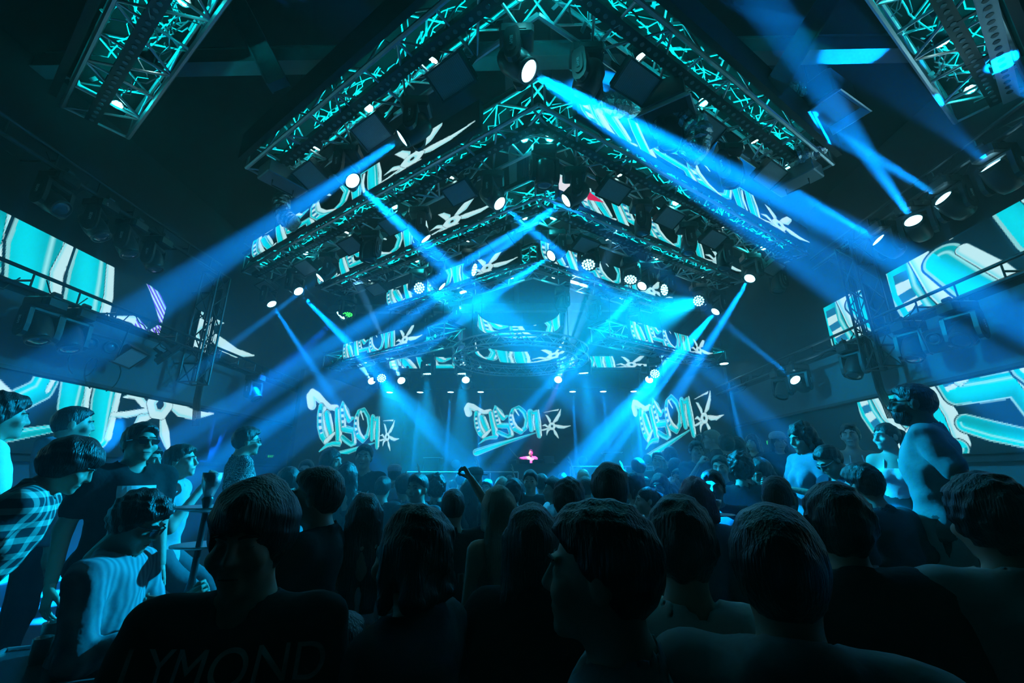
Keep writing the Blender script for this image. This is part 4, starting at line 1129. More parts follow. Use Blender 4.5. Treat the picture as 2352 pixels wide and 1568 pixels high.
def person(hx, hy, D, yaw, label, height=None, floor=0.0, fem=False, build=1.0, hair='short', hairc='black', top='tee', topm=None, legm=None, skin='tan',
           armL='down', armR='down', handL='relaxed', handR='relaxed', lean=0.0, side=0.0, hyaw=0.0, hpitch=0.0, htilt=0.0, face=True, res=.021, hres=.0095, legs='stand', glasses=None, cap=None,
           category='person', group=None, extra=None, pos=None, name='person', shoes=True, beard=False, sleeve=None):
    hc = EYE + ray(hx, hy) * D if pos is None else Vector(pos)
    yaw = yaw + math.degrees(math.atan2(-(hc.x - EYE.x), hc.y - EYE.y))     # yaw is given relative to the sight line
    # local skeleton for a 1.72 m person, facing +Y, then scaled
    sit = legs == 'sit'; crouch = legs == 'perch'
    hipz = .50 if sit else (.78 if crouch else .93)
    up = 1.62 - .93 + hipz
    ln, sd = R(lean), R(side)
    Rt = (Matrix.Rotation(sd, 3, 'Y') @ Matrix.Rotation(-ln, 3, 'X')); hip = Vector((0, 0, hipz))
    headl = hip + Rt @ Vector((0, .012, .69))
    tot = headl.z
    if height is None: height = (hc.z - floor) / tot * 1.72
    if pos is not None: BODIES.append((hc.x, hc.y))
    if pos is None:      # keep bodies clear of each other: step along the sight line
        D0, f0, h0 = D, floor, height; fixed = height is not None and floor == 0.0
        for st in (0, .07, -.07, .14, -.14, .21, -.2, .28, .36, .45):
            hc = EYE + ray(hx, hy) * (D0 * (1 + st))
            if all(math.hypot(hc.x - q[0], hc.y - q[1]) > .36 for q in BODIES): break
        height = (hc.z - floor) / tot * 1.72
        BODIES.append((hc.x, hc.y))
    s = height / 1.72
    floor = hc.z - tot * s
    if abs(floor) < .004: floor = 0.0
    yr = R(yaw); Rz = Matrix.Rotation(yr, 3, 'Z')
    org = Vector((hc.x, hc.y, floor)) - Rz @ Vector((headl.x, headl.y, 0)) * s
    W = lambda p: [q * s for q in p]                             # lower body
    TT = lambda p: [q * s for q in (hip + Rt @ (Vector(p) - Vector((0, 0, .93))))]      # torso point given in standing coordinates
    Mh3 = Rt @ Matrix.Rotation(R(hyaw), 3, 'Z') @ Matrix.Rotation(R(htilt), 3, 'Y') @ Matrix.Rotation(R(-hpitch), 3, 'X')
    hcl = Vector(TT((0, .012, 1.62)))
    TH_ = lambda p: list(hcl + (Mh3 @ Vector(p)) * s)
    b = build; sw = (.178 if not fem else .152) * (b ** .5)
    jt = {}
    for nm, sg, arm in (('L', -1, armL), ('R', 1, armR)):
        a = ARMS[arm] if isinstance(arm, str) else arm
        S = Vector((sg * sw, -.01, 1.415)); E_ = S + Vector((sg * a[0][0], a[0][1], a[0][2])); Wr = S + Vector((sg * a[1][0], a[1][1], a[1][2]))
        jt[nm] = [Vector(TT(q)) for q in (S, E_, Wr)]
    lg = {}
    for nm, sg in (('L', -1), ('R', 1)):
        hx_ = .085 if not fem else .082
        if sit: pts = [(sg * hx_, 0, .50), (sg * .14, .42, .48), (sg * .13, .40, .08)]
        elif crouch: pts = [(sg * hx_, 0, .78), (sg * .13, .32, .55), (sg * .13, .20, .08)]
        else: pts = [(sg * hx_, 0, .90), (sg * .10, .02, .49), (sg * .11, -.02, .08)]
        lg[nm] = [Vector(W(p)) for p in pts]
    allp = [Vector(TH_((0, 0, .14))), Vector(TH_((0, -.12, 0))), Vector(TH_((0, .13, 0)))] + sum(jt.values(), []) + sum(lg.values(), []) + [Vector(W((0, -.15, 0))), Vector(W((0, .15, 0)))]
    lo = [min(p[q] for p in allp) - .14 * s * b for q in range(3)]; hi = [max(p[q] for p in allp) + .14 * s * b for q in range(3)]
    lo[2] = -.01
    def grid(r, rh, dn=.15):
        hl = [hcl[q] - (.12, .13, dn)[q] * s for q in range(3)]; hh = [hcl[q] + (.12, .13, .15)[q] * s for q in range(3)]
        return Fld(*[axis(lo[q], hi[q], r, hl[q], hh[q], rh) for q in range(3)])
    def torso(f, off=0.0, k=.05, sleeves=None, legsoff=None):
        e = lambda c, r, kk=k: f.ell(TT(c), [(q * s + off) for q in (r[0] * b, r[1] * b, r[2])], kk * s, Rt)
        if sleeves is None or sleeves >= 0:
            e((0, .0, .955), (.150 if not fem else .160, .105, .11)); e((0, .005, 1.09), (.130 if not fem else .108, .093, .12))
            e((0, .01, 1.25), (.150 if not fem else .128, .102, .15)); e((0, -.015, 1.36), (.155 if not fem else .125, .088, .085))
            f.cone(TT((-sw * .78, -.012, 1.412)), TT((sw * .78, -.012, 1.412)), .056 * s * b ** .5 + off, .062 * s * b ** .5 + off, .05 * s)
            f.cone(TT((0, -.025, 1.40)), TT((0, -.03, 1.47)), .075 * s + off, .058 * s + off, .04 * s)
            if fem:
                for x in (-1, 1): e((x * .058, .085, 1.27), (.052, .050, .055), .03)
    def arms(f, off=0.0, upto=2.0):
        for nm in 'LR':
            S, E_, Wr = jt[nm]; t = min(upto, 1.0); ab = b ** .5 * (1 if not fem else .84)
            f.cone(S, S.lerp(E_, t), .053 * s * ab + off, (.053 + (.040 - .053) * t) * s * ab + off, .03 * s)
            if upto > 1: f.cone(E_, E_.lerp(Wr, upto - 1), .041 * s * ab + off, (.041 + (.027 - .041) * (upto - 1)) * s * ab + off, .02 * s)
    def legf(f, off=0.0, feet=True, upto=2.0):
        for nm, sg in (('L', -1), ('R', 1)):
            H, K, A = lg[nm]
            f.cone(H, K, .083 * s * b + off, .058 * s * b ** .5 + off, .04 * s)
            if upto > 1: f.cone(K, A, .056 * s * b ** .5 + off, .040 * s + off, .03 * s)
            if feet: f.cone(A + Vector((0, -.03, -.04)) * s, A + Vector((0, .14, -.05)) * s, .036 * s, .028 * s, .03 * s)
    root = thing(name, label, category, org, Rz, group)
    root['height_m'] = round(height, 2) if False else height and 0
    del root['height_m']
    sk = SKIN[skin]
    shirtVF = None
    # body
    f = grid(res, hres); torso(f); arms(f); legf(f)
    head_sdf(f, TH_, Mh3, s, face, fem=fem)
    V, Fc = f.mesh(); Vs, Fs = [V], [Fc]; n = len(V)
    for nm, sg, hd in (('L', -1, handL), ('R', 1, handR)):
        hv, hf = (HANDS if res < .0175 else HANDS_FAR)[hd if isinstance(hd, str) else hd[0]]
        S, E_, Wr = jt[nm]; z = (Wr - E_).normalized()
        pn = Vector((-sg, 0, 0)) if not isinstance(hd, tuple) else Vector(hd[1])
        pn = Rt @ pn; pn = (pn - z * pn.dot(z)); pn = pn.normalized() if pn.length > .1 else Vector((0, 1, 0))
        x = pn.cross(z)
        th = Vector((0, 1, 0)); sgx = 1 if x.dot(Rt @ th) >= 0 else -1
        M = np.array(Matrix((x * sgx, pn, z)).transposed()) * s * (1 if not fem else .88)
        v2 = hv @ M.T + np.array(Wr + z * .035 * s)
        Vs.append(v2); Fs.append((hf if sgx > 0 else hf[:, ::-1]) + n); n += len(v2)
    V, Fc = np.concatenate(Vs), np.concatenate(Fs)
    obj('body', mk_mesh('body', V, Fc, sk), root)
    # trousers or skirt
    f = grid(res * 1.35, res * 1.35); o_ = .012
    if legm is not None:
        if top == 'dress' or (isinstance(legs, str) and legs == 'skirt'):
            f.ell(TT((0, 0, .955)), [(.165 * b) * s, .12 * s * b, .13 * s], .05 * s, Rt); f.ell(TT((0, .0, 1.08)), [.122 * s, .105 * s, .12 * s], .05 * s, Rt)
            f.cone(TT((-.05, 0, .93)), TT((-.04, .01, .55)), .12 * s, .11 * s, .06 * s); f.cone(TT((.05, 0, .93)), TT((.04, .01, .55)), .12 * s, .11 * s, .06 * s)
            f.wob(.005, 60, 2); f.cutplane((0, 0, -1), -(.52 * s)); f.cutplane((0, 0, 1), TT((0, 0, 1.17))[2]); nmn = 'skirt'
        else:
            f.ell(TT((0, 0, .955)), [(.150 if not fem else .160) * b * s + o_, .105 * b * s + o_, .11 * s + o_], .05 * s, Rt); legf(f, o_, False)
            f.wob(.0035, 45, hx * .01); f.cutplane((0, 0, 1), TT((0, 0, 1.02))[2]); f.cutplane((0, 0, -1), -.085 * s); nmn = 'trousers'
        V, Fc = f.mesh(); obj(nmn, mk_mesh(nmn, V, Fc, legm), root)
    if shoes:
        f = Fld(*[axis(*q) for q in ((lo[0], hi[0], .024), (lo[1], hi[1], .024), (-.005, .16 * s, .02))])
        for nm in 'LR':
            A = lg[nm][2]; f.cone(A + Vector((0, -.04, -.035)) * s, A + Vector((0, .16, -.045)) * s, .048 * s, .040 * s, .03 * s); f.cone(A + Vector((0, -.02, .0)) * s, A + Vector((0, -.02, -.03)) * s, .05 * s, .05 * s, .02 * s)
        f.cutplane((0, 0, -1), 0.0)
        V, Fc = f.mesh(); obj('shoes', mk_mesh('shoes', V, Fc, M_SHOE), root)
    # top
    SL_ = {'tee': .62, 'polo': .6, 'long': 1.93, 'hoodie': 1.93, 'tank': -1, 'off': -1, 'dress': -1, 'jacket': 1.9, 'halfj': .95}
    up_ = SL_.get(top, .6) if sleeve is None else sleeve
    if topm is not None:
        o_ = {'hoodie': .028, 'jacket': .026, 'long': .02, 'halfj': .024, 'off': .010, 'tank': .008, 'dress': .008}.get(top, .015)
        f = grid(res, min(res, hres * 1.6), .24); torso(f, o_)
        if up_ > 0: arms(f, o_ + .003, up_)
        hem = {'tank': 1.0, 'dress': 1.02, 'off': 1.10}.get(top, .86)
        if not sit: f.ell(TT((0, 0, .90)), [.158 * b * s + o_, .112 * b * s + o_, .13 * s], .05 * s, Rt)
        f.wob(.0045 if top not in ('tank', 'dress') else .003, 38 if top not in ('tank', 'dress', 'off') else 70, hx * .013)
        up3 = Rt @ Vector((0, 0, 1)); hp = Vector(TT((0, 0, hem))); f.cutplane(-up3, -(up3.dot(hp)))
        if top in ('tank', 'dress', 'off'):
            tp = Vector(TT((0, 0, 1.335 if top != 'off' else 1.30))); f.cutplane(up3, up3.dot(tp))
        else:
            f.cone(TT((0, -.03, 1.46)), TT((0, .02, 1.60)), .064 * s, .10 * s, 0, cut=True)
            if top in ('tee',): f.cone(TT((0, .05, 1.47)), TT((0, .14, 1.54)), .04 * s, .06 * s, 0, cut=True)
            if top in ('polo', 'jacket', 'halfj', 'hoodie', 'long'):
                for kq in range(12):
                    a0, a1 = 2 * math.pi * kq / 12, 2 * math.pi * (kq + 1) / 12
                    if top != 'hoodie' and math.sin((a0 + a1) / 2) > .88: continue
                    rr = .070 if top != 'hoodie' else .085
                    q = lambda a: TT((rr * math.cos(a), -.02 + rr * math.sin(a) * 1.05, 1.472 - .022 * math.sin(a)))
                    f.cone(q(a0), q(a1), (.014 if top != 'hoodie' else .03) * s, (.014 if top != 'hoodie' else .03) * s, .01 * s)
            if top == 'hoodie': f.ell(TT((0, -.09, 1.45)), [.10 * s, .05 * s, .07 * s], .04 * s, Rt)
        V, Fc = f.mesh(); shirtVF = (V, Fc); obj('shirt' if top not in ('jacket', 'halfj', 'hoodie') else 'jacket', mk_mesh('shirt', V, Fc, topm), root)
        if top in ('tank', 'dress') :
            st_ = MB()
            for x in (-1, 1): st_.path([Vector(TT((x * .06, .10, 1.30))), Vector(TT((x * .05, .075, 1.40))), Vector(TT((x * .05, -.01, 1.48))), Vector(TT((x * .055, -.09, 1.42))), Vector(TT((x * .06, -.10, 1.32)))], .007 * s, 5)
            part('shoulder_straps', st_, topm, root)
    # hair
    if hair != 'bald':
        hl = [hcl[q] - .22 * s for q in range(3)]; hh = [hcl[q] + .22 * s for q in range(3)]
        if hair in ('long', 'bob', 'pony', 'longwavy'): hl[2] -= .40 * s; hl[0] -= .05; hh[0] += .05; hl[1] -= .12; hh[1] += .12
        hr = hres * (1.0 if hair not in ('long', 'longwavy') else 1.25)
        f = Fld(*[axis(hl[q], hh[q], hr) for q in range(3)])
        th = {'fade': .007, 'short': .015, 'messy': .024, 'curly': .034, 'bob': .022, 'long': .018, 'longwavy': .022, 'pony': .010, 'mop': .03}[hair]
        f.ell(TH_((0, -.012 - .55 * th, .018 + .45 * th)), [(.077 + th * .85) * s, (.098 + th * .75) * s, (.100 + th) * s], 0, Mh3)
        if hair in ('fade', 'short', 'messy', 'mop'): f.ell(TH_((0, .012, .068)), [(.066 + th * .6) * s, (.082 + th * .6) * s, (.052 + th) * s], .02 * s, Mh3)
        amp, fr = {'fade': (.002, 120), 'short': (.003, 110), 'messy': (.006, 95), 'curly': (.012, 90), 'mop': (.004, 70)}.get(hair, (.004, 70))
        f.wob(amp, fr, hx * .1)
        nrm = Mh3 @ Vector((0, .72, -.62)).normalized()
        ofs = {'mop': .035, 'bob': .3, 'long': .3, 'longwavy': .3, 'pony': .012, 'curly': .02, 'messy': .012}.get(hair, .0)
        Xg, Yg, Zg = f.a[0][:, None, None], f.a[1][None, :, None], f.a[2][None, None, :]
        f.F = np.maximum(f.F, (nrm[0] * Xg + nrm[1] * Yg + nrm[2] * Zg - (nrm.dot(hcl) + (.010 + ofs) * s) + .006 * np.sin(Xg * 95 + hx) + .004 * np.sin(Xg * 210 + Zg * 40)).astype(np.float32))
        if hair in ('long', 'longwavy', 'bob'):
            l = .44 if hair != 'bob' else .16
            g2 = 4 if hair != 'bob' else 3
            for x in (-1, -.4, .4, 1):
                f.cone(TH_((x * .062, -.045, .03)), TH_((x * .075, -.075, -l * .5)), .040 * s, .040 * s, .02 * s)
                if hair != 'bob': f.cone(TH_((x * .075, -.075, -l * .5)), TH_((x * .07 + (.02 if hair == 'longwavy' else 0), -.10, -l)), .040 * s, .022 * s, .02 * s)
            for x in (-1, 1): f.cone(TH_((x * .072, .02, .03)), TH_((x * .085, .01, -.10)), .022 * s, .022 * s, .02 * s)
            f.wob(.004, 85, hx)
            f.ell(TH_((0, .105, -.045)), [.062 * s, .075 * s, .105 * s], 0, Mh3, cut=True)
        if hair == 'pony':
            f.cone(TH_((0, -.11, .06)), TH_((0, -.15, .03)), .028 * s, .034 * s, .01 * s); f.cone(TH_((0, -.15, .03)), TH_((0, -.15, -.25)), .034 * s, .014 * s, .02 * s)
        V, Fc = f.mesh(); obj('hair', mk_mesh('hair', V, Fc, HAIRC[hairc]), root)
    if beard:
        f = Fld(*[axis(hcl[q] - .16 * s, hcl[q] + .16 * s, hres) for q in range(3)])
        f.ell(TH_((0, .034, -.060)), [.064 * s, .072 * s, .072 * s], 0, Mh3); f.wob(.002, 120, 1)
        nrm = Mh3 @ Vector((0, -.05, 1)).normalized(); f.cutplane(nrm, nrm.dot(hcl) - .045 * s); f.ell(TH_((0, .11, -.062)), [.022 * s, .03 * s, .012 * s], 0, Mh3, cut=True)
        V, Fc = f.mesh(); obj('beard', mk_mesh('beard', V, Fc, HAIRC['black']), root)
    if face:
        HM = Mh3.to_4x4() @ Matrix.Diagonal((s, s, s, 1)); HM.translation = hcl
        for x in (-1, 1):
            part('eye', MB().lathe([(.004, -.0115), (.010, -.006), (.0125, 0), (.010, .0065), (.003, .0105)], 10, Matrix.Translation((x * .032, .0815, .004)) @ Matrix.Diagonal((1, .62, .52, 1)) @ Matrix.Rotation(-math.pi / 2, 4, 'X')), M_EYE, root, HM, smooth=True)
            part('eyebrow', MB().path([(x * .013, .099, .026), (x * .032, .0955, .032), (x * .052, .083, .027)], [.003, .0042, .002], 5), M_BROW, root, HM)
        part('mouth', MB().path([(-.022, .0945, -.065), (-.01, .0985, -.0645), (.01, .0985, -.0645), (.022, .0945, -.065)], .0022, 5), M_BROW, root, HM)
    if glasses:
        HM = Mh3.to_4x4() @ Matrix.Diagonal((s, s, s, 1)); HM.translation = hcl
        gm = M_SHADES if glasses != 'white' else mat('pale_frame', (.7, .72, .75), .4)
        g = MB().path([(-.082, -.01, .012), (-.076, .07, .012), (-.058, .099, .012), (-.012, .109, .014), (.012, .109, .014), (.058, .099, .012), (.076, .07, .012), (.082, -.01, .012)], .0028, 5)
        go = part('glasses', g, gm, root, HM)
        lens = [(-.024, .012), (.022, .014), (.024, -.004), (.016, -.018), (-.012, -.02), (-.024, -.006)]
        for x in (-1, 1):
            part('lens', MB().prism([(a * 1.0, bb) for a, bb in lens], -.0015, .0015, Matrix.Translation((x * .034, .104, .004)) @ Matrix.Rotation(-x * .22, 4, 'Z') @ Matrix.Rotation(math.pi / 2, 4, 'X')), M_SHADES if glasses != 'clear' else M_GLASS, go)
    if cap:
        HM = Mh3.to_4x4() @ Matrix.Diagonal((s, s, s, 1)); HM.translation = hcl
        cb = MB().lathe([(.100, .045), (.106, .07), (.101, .10), (.080, .128), (.045, .142), (.01, .146)], 20, Matrix.Translation((0, -.012, 0)) @ Matrix.Diagonal((.92, 1.14, 1, 1)))
        fwd = -1 if cap == 'back' else 1
        br = [(-.08, .09), (-.07, .15), (-.03, .185), (.03, .185), (.07, .15), (.08, .09), (.05, .105), (-.05, .105)]
        cb.prism([(a, bb * fwd) for a, bb in (br if fwd > 0 else br[::-1])], .045, .055)
        part('cap', cb, cloth('cap_' + cap, (.5, .52, .55) if cap != 'dark' else (.03, .03, .035)), root, HM, smooth=False)
    if extra: extra(root, dict(TT=TT, TH=TH_, s=s, jt=jt, Mh=Mh3, hcl=hcl, Rt=Rt, shirt=shirtVF))
    return root

from mathutils.bvhtree import BVHTree
def decal(root, VF, me, centre, front=1, name='print', lift=.004):
    """lay a flat mesh (local XY = right, up as seen) on the shirt, projected along the body's front or back"""
    bv = BVHTree.FromPolygons([tuple(v) for v in VF[0]], [tuple(int(i) for i in f) for f in VF[1]])
    keep = me
    n = len(keep.vertices); co = np.zeros(n * 3, np.float32); keep.vertices.foreach_get('co', co); co = co.reshape(-1, 3)
    for i in range(n):
        x = centre[0] - front * co[i, 0]; z = centre[1] + co[i, 1]
        h = bv.ray_cast(Vector((x, front * .6, z)), Vector((0, -front, 0)))
        y = h[0].y if h[0] is not None else front * .12
        co[i] = (x, y + front * (lift + max(0, co[i, 2])), z)
    keep.vertices.foreach_set('co', co.ravel()); keep.update()
    return obj(name, keep, root)
def panel_mesh(name, w, h, nx, ny, material):
    V = []; F = []
    for j in range(ny + 1):
        for i in range(nx + 1): V.append((w * (i / nx - .5), h * (j / ny - .5), 0))
    for j in range(ny):
        for i in range(nx): a = j * (nx + 1) + i; F.append((a, a + 1, a + nx + 2, a + nx + 1))
    m = bpy.data.meshes.new(name); m.from_pydata(V, [], F); m.update(); m.materials.append(material); return m
# ------------------------------------------------------------------ side platforms the groups stand on
PZ = .42
M_PLAT = mat('platform_carpet', (.05, .052, .056), .8, 0, .2, bump=.2)
for k, (x0, x1, y0, y1) in enumerate(((XL + .02, -1.62, 1.2, 12.2), (2.28, XR - .02, 1.9, 12.2))):
    o = thing('side_platform', 'dark raised platform along the %s wall' % SIDE[k], 'platform', ((x0 + x1) / 2, y0, 0))
    part('deck', MB().box((0, (y1 - y0) / 2, PZ - .03), (x1 - x0, y1 - y0, .06)), M_PLAT, o)
    part('kickboard', MB().box((0, (y1 - y0) / 2, (PZ - .06) / 2), (x1 - x0 - .06, y1 - y0 - .06, PZ - .06)), M_BLACK2, o)
    xe = (x1 - x0) / 2 * (1 if k == 0 else -1)
    part('edge_strip', MB().box((xe, (y1 - y0) / 2, PZ - .02), (.03, y1 - y0, .05)), M_BLKALU, o)
# ------------------------------------------------------------------ cloths
C_ = {k: cloth(k, v) for k, v in {'black': (.018, .018, .02), 'charcoal': (.05, .05, .055), 'navy': (.03, .04, .07), 'grey': (.22, .23, .25), 'pale': (.45, .47, .5), 'white': (.78, .8, .82),
     'denim': (.22, .27, .36), 'bdenim': (.05, .06, .09), 'teal': (.16, .26, .28), 'slate': (.10, .12, .14), 'cream': (.75, .66, .52), 'red': (.45, .01, .03)}.items()}
def pat_mat(name, kind, a, b):
    m = cloth(name, a); nt = m.node_tree; bs = nt.nodes['Principled BSDF']; tc = nt.nodes.new('ShaderNodeTexCoord'); mx = nt.nodes.new('ShaderNodeMix'); mx.data_type = 'RGBA'
    mx.inputs[6].default_value = (*a, 1); mx.inputs[7].default_value = (*b, 1)
    if kind == 'plaid':
        prev = None
        for dr, sc_ in (('X', 5.5), ('Z', 5.0)):
            w = nt.nodes.new('ShaderNodeTexWave'); w.wave_type = 'BANDS'; w.bands_direction = dr; w.inputs['Scale'].default_value = sc_; w.wave_profile = 'SIN'
            nt.links.new(tc.outputs['Object'], w.inputs[0]); r = nt.nodes.new('ShaderNodeValToRGB'); r.color_ramp.elements[0].position = .62; r.color_ramp.elements[1].position = .7
            nt.links.new(w.outputs['Fac'], r.inputs[0])
            if prev is not None:
                ad = nt.nodes.new('ShaderNodeMath'); ad.operation = 'ADD'; nt.links.new(prev.outputs[0], ad.inputs[0]); nt.links.new(r.outputs[0], ad.inputs[1])
                ml = nt.nodes.new('ShaderNodeMath'); ml.operation = 'MULTIPLY'; ml.inputs[1].default_value = .5; nt.links.new(ad.outputs[0], ml.inputs[0]); nt.links.new(ml.outputs[0], mx.inputs[0])
            prev = r
    elif kind == 'stripe':
        w = nt.nodes.new('ShaderNodeTexWave'); w.wave_type = 'BANDS'; w.bands_direction = 'X'; w.inputs['Scale'].default_value = 9; w.inputs['Distortion'].default_value = 2
        nt.links.new(tc.outputs['Object'], w.inputs[0]); nt.links.new(w.outputs['Fac'], mx.inputs[0])
    else:
        v = nt.nodes.new('ShaderNodeTexVoronoi'); v.feature = 'DISTANCE_TO_EDGE'; v.inputs['Scale'].default_value = 16
        nz = nt.nodes.new('ShaderNodeTexNoise'); nz.inputs['Scale'].default_value = 7; va = nt.nodes.new('ShaderNodeVectorMath'); va.operation = 'ADD'
        nt.links.new(tc.outputs['Object'], nz.inputs[0]); nt.links.new(tc.outputs['Object'], va.inputs[0]); nt.links.new(nz.outputs['Color'], va.inputs[1]); nt.links.new(va.outputs[0], v.inputs[0])
        r = nt.nodes.new('ShaderNodeValToRGB'); r.color_ramp.elements[0].position = .03; r.color_ramp.elements[1].position = .08; r.color_ramp.elements[0].color = (1, 1, 1, 1); r.color_ramp.elements[1].color = (0, 0, 0, 1)
        nt.links.new(v.outputs['Distance'], r.inputs[0]); nt.links.new(r.outputs[0], mx.inputs[0])
    nt.links.new(mx.outputs[2], bs.inputs['Base Color']); return m
M_PLAID = pat_mat('plaid', 'plaid', (.03, .05, .06), (.62, .72, .62)); M_STRIPE = pat_mat('stripe', 'stripe', (.22, .26, .30), (.42, .47, .5)); M_DRAGON = pat_mat('dragon', 'lines', (.02, .022, .025), (.55, .6, .62))
M_PRINT = mat('shirt_print', (.75, .78, .8), .8, var=.5, vscale=14); M_PRINTG = mat('shirt_print_grey', (.16, .18, .19), .8)
def txt(s_, size, m=M_PRINTG):
    def go(root, q, cx=0, cz=1.2, front=1):
        me = text_mesh('print', s_, size, m, 0); decal(root, q['shirt'], me, (cx * q['s'], cz * q['s']), front, 'printed_lettering')
    return go
def pic(w, h, cz=1.2, m=M_PRINT, front=1, cx=0):
    def go(root, q): decal(root, q['shirt'], panel_mesh('print', w, h, 10, 12, m), (cx, cz * q['s']), front, 'printed_picture')
    return go
def hd(px): return .235 * FPX / px
# ------------------------------------------------------------------ left group
person(4, 958, hd(88), -85, 'man in a bright white tee at the left edge of the picture', floor=PZ, topm=C_['white'], legm=C_['black'], hair='messy', armR='fold', armL='fold', build=1.1)
person(168, 975, hd(72), -85, 'man in a blue hooded top with cropped hair looking right past the wall screen', floor=PZ, top='hoodie', topm=C_['denim'], legm=C_['bdenim'], hair='fade')
person(160, 1072, hd(112), -100, 'young man with heavy fringe in an open plaid shirt leaning forward', floor=PZ, top='long', topm=M_PLAID, legm=C_['bdenim'], hair='mop', lean=24, hpitch=2, armR='down', armL='down', res=.016, hres=.0068)
person(322, 1018, hd(86), -155, 'man in sunglasses and black tee with a picture print', floor=PZ, topm=C_['black'], legm=C_['black'], hair='short', glasses='dark', build=1.18, hpitch=-4, extra=pic(.20, .27, 1.22), res=.016, hres=.0068, armR='down', armL='down')
person(344, 1058, hd(62), -140, 'person in black tee half hidden behind the man in sunglasses', floor=PZ, topm=C_['black'], legm=C_['black'], hair='short', extra=pic(.12, .12, 1.18))
person(416, 1060, hd(68), -112, 'man in pale grey tee holding a hand up to his chin', floor=PZ, legs='perch', topm=C_['pale'], legm=C_['slate'], hair='short', hairc='brown', skin='fair', armR='chin', handR='fist', armL='down', hpitch=-6, res=.017, hres=.007)
person(318, 1200, hd(98), -118, 'seated man in glasses and striped shirt bending over a phone', floor=PZ, legs='sit', top='long', topm=M_STRIPE, legm=C_['denim'], hair='messy', glasses='clear', hpitch=18, lean=8, armR='phone', armL=((.08, .12, -.26), (-.05, .30, -.12)), handR='fist', handL='fist', res=.016, hres=.0068, sleeve=1.6)
person(568, 1014, hd(57), -82, 'man in dark glasses and dragon print tee standing by the left wall', floor=PZ, topm=M_DRAGON, legm=C_['black'], hair='short', glasses='dark', build=1.1)
# ------------------------------------------------------------------ dark foreground row
def lym(root, q): txt('LYMOND', .105, mat('faded_print', (.55, .58, .6), .85))(root, q, -.02, 1.365, 1)
person(575, 1240, hd(205), 158, 'man with bowl-cut hair in black tee with block lettering, close in the foreground', topm=C_['black'], legm=C_['black'], hair='mop', build=1.15, extra=lym, hpitch=6, armR='phone', armL='phone', res=.014)
person(790, 1490, hd(200), 0, 'short person with cropped dark hair at the bottom edge, seen from behind', topm=C_['black'], legm=C_['black'], hair='short', face=False, res=.028, hres=.013)
person(725, 1142, hd(112), 70, 'man in black shirt facing left in the middle distance, forearm out', top='long', sleeve=.8, topm=C_['black'], legm=C_['black'], hair='short', armL='fwd', armR='fold')
person(835, 1190, hd(98), 5, 'woman with long straight hair in a white off-shoulder top, seen from behind', fem=True, top='off', topm=C_['white'], legm=C_['black'], hair='long', face=False, res=.028, hres=.013)
person(940, 1282, hd(165), 55, 'dark haired woman in black top with ribbed scarf facing left, foreground', fem=True, top='long', topm=C_['charcoal'], legm=C_['black'], hair='bob', build=1.15)
def yank(root, q): txt('On', .12)(root, q, 0.02, 1.22, -1)
person(1040, 1167, hd(80), 0, 'man in black tee raising his right arm towards the stage', topm=C_['black'], legm=C_['black'], hair='fade', armR=((.14, .07, .10), (-.04, .15, .37)), handR='fist', extra=yank, face=False, build=1.1, res=.028, hres=.013)
person(1142, 1172, hd(84), 25, 'woman with long pale wavy hair beside the raised arm', fem=True, top='tank', topm=C_['slate'], legm=C_['black'], hair='longwavy', hairc='blond', face=False, res=.028, hres=.013)
person(1222, 1252, hd(158), 0, 'woman with long black hair seen from behind in the centre foreground', fem=True, top='long', topm=C_['black'], legm=C_['black'], hair='long', build=1.2, face=False, res=.028, hres=.013)
person(1378, 1315, hd(270), 82, 'large dark profile of a man facing left, closest to the lens', topm=C_['grey'], legm=C_['black'], hair='short', res=.016, hres=.0068)
person(1570, 1258, hd(185), -5, 'dark-haired person with pale short sleeves in the right foreground', topm=C_['white'], legm=C_['black'], hair='messy', face=False, res=.028, hres=.013)
person(1790, 1318, hd(225), 3, 'broad-backed person in a grey hooded jacket at the bottom right', top='hoodie', topm=C_['grey'], legm=C_['black'], hair='short', build=1.15, face=False, res=.028, hres=.013)
person(1925, 1212, hd(158), 18, 'man in a black jacket with wavy hair in the right foreground', top='jacket', topm=C_['black'], legm=C_['black'], hair='messy', build=1.25, face=False, res=.028, hres=.013)
person(2275, 1200, hd(170), 30, 'dark figure in pale rolled sleeves at the right edge', top='long', sleeve=1.4, topm=C_['pale'], legm=C_['black'], hair='messy', build=1.2, armL=((.10, .0, -.29), (.12, .06, -.54)))
# ------------------------------------------------------------------ second row
person(1402, 1130, hd(94), 0, 'person with glossy straight dark hair and dark tee, back turned, right of centre', topm=C_['black'], legm=C_['black'], hair='mop', face=False, build=1.1, res=.028, hres=.013)
person(1310, 1152, hd(84), -25, 'person with tousled dark hair left of the glossy-haired one', topm=C_['charcoal'], legm=C_['black'], hair='messy', face=False, res=.028, hres=.013)
person(1638, 1120, hd(66), 176, 'heavy-set man in a dark polo looking straight at the camera', top='polo', topm=C_['charcoal'], legm=C_['black'], hair='short', build=1.3, res=.017, hres=.007)
person(1597, 1152, hd(88), 12, 'woman with violet-tinted bobbed hair in a denim jacket', fem=True, top='jacket', topm=C_['denim'], legm=C_['bdenim'], hair='bob', hairc='dyed', face=False, res=.028, hres=.013)
def redc(root, q):
    s = q['s']; part('red_collar', MB().path([Vector(q['TT']((.08 * math.cos(a), -.025 + .085 * math.sin(a), 1.478 - .012 * math.sin(a)))) for a in [math.pi * (1 + k / 10) for k in range(11)]], .014 * s, 6), C_['red'], root)
person(1788, 1144, hd(88), -8, 'man with shaved sides in a black shirt with red collar, back turned', top='polo', topm=C_['black'], legm=C_['black'], hair='fade', build=1.2, face=True, extra=redc)
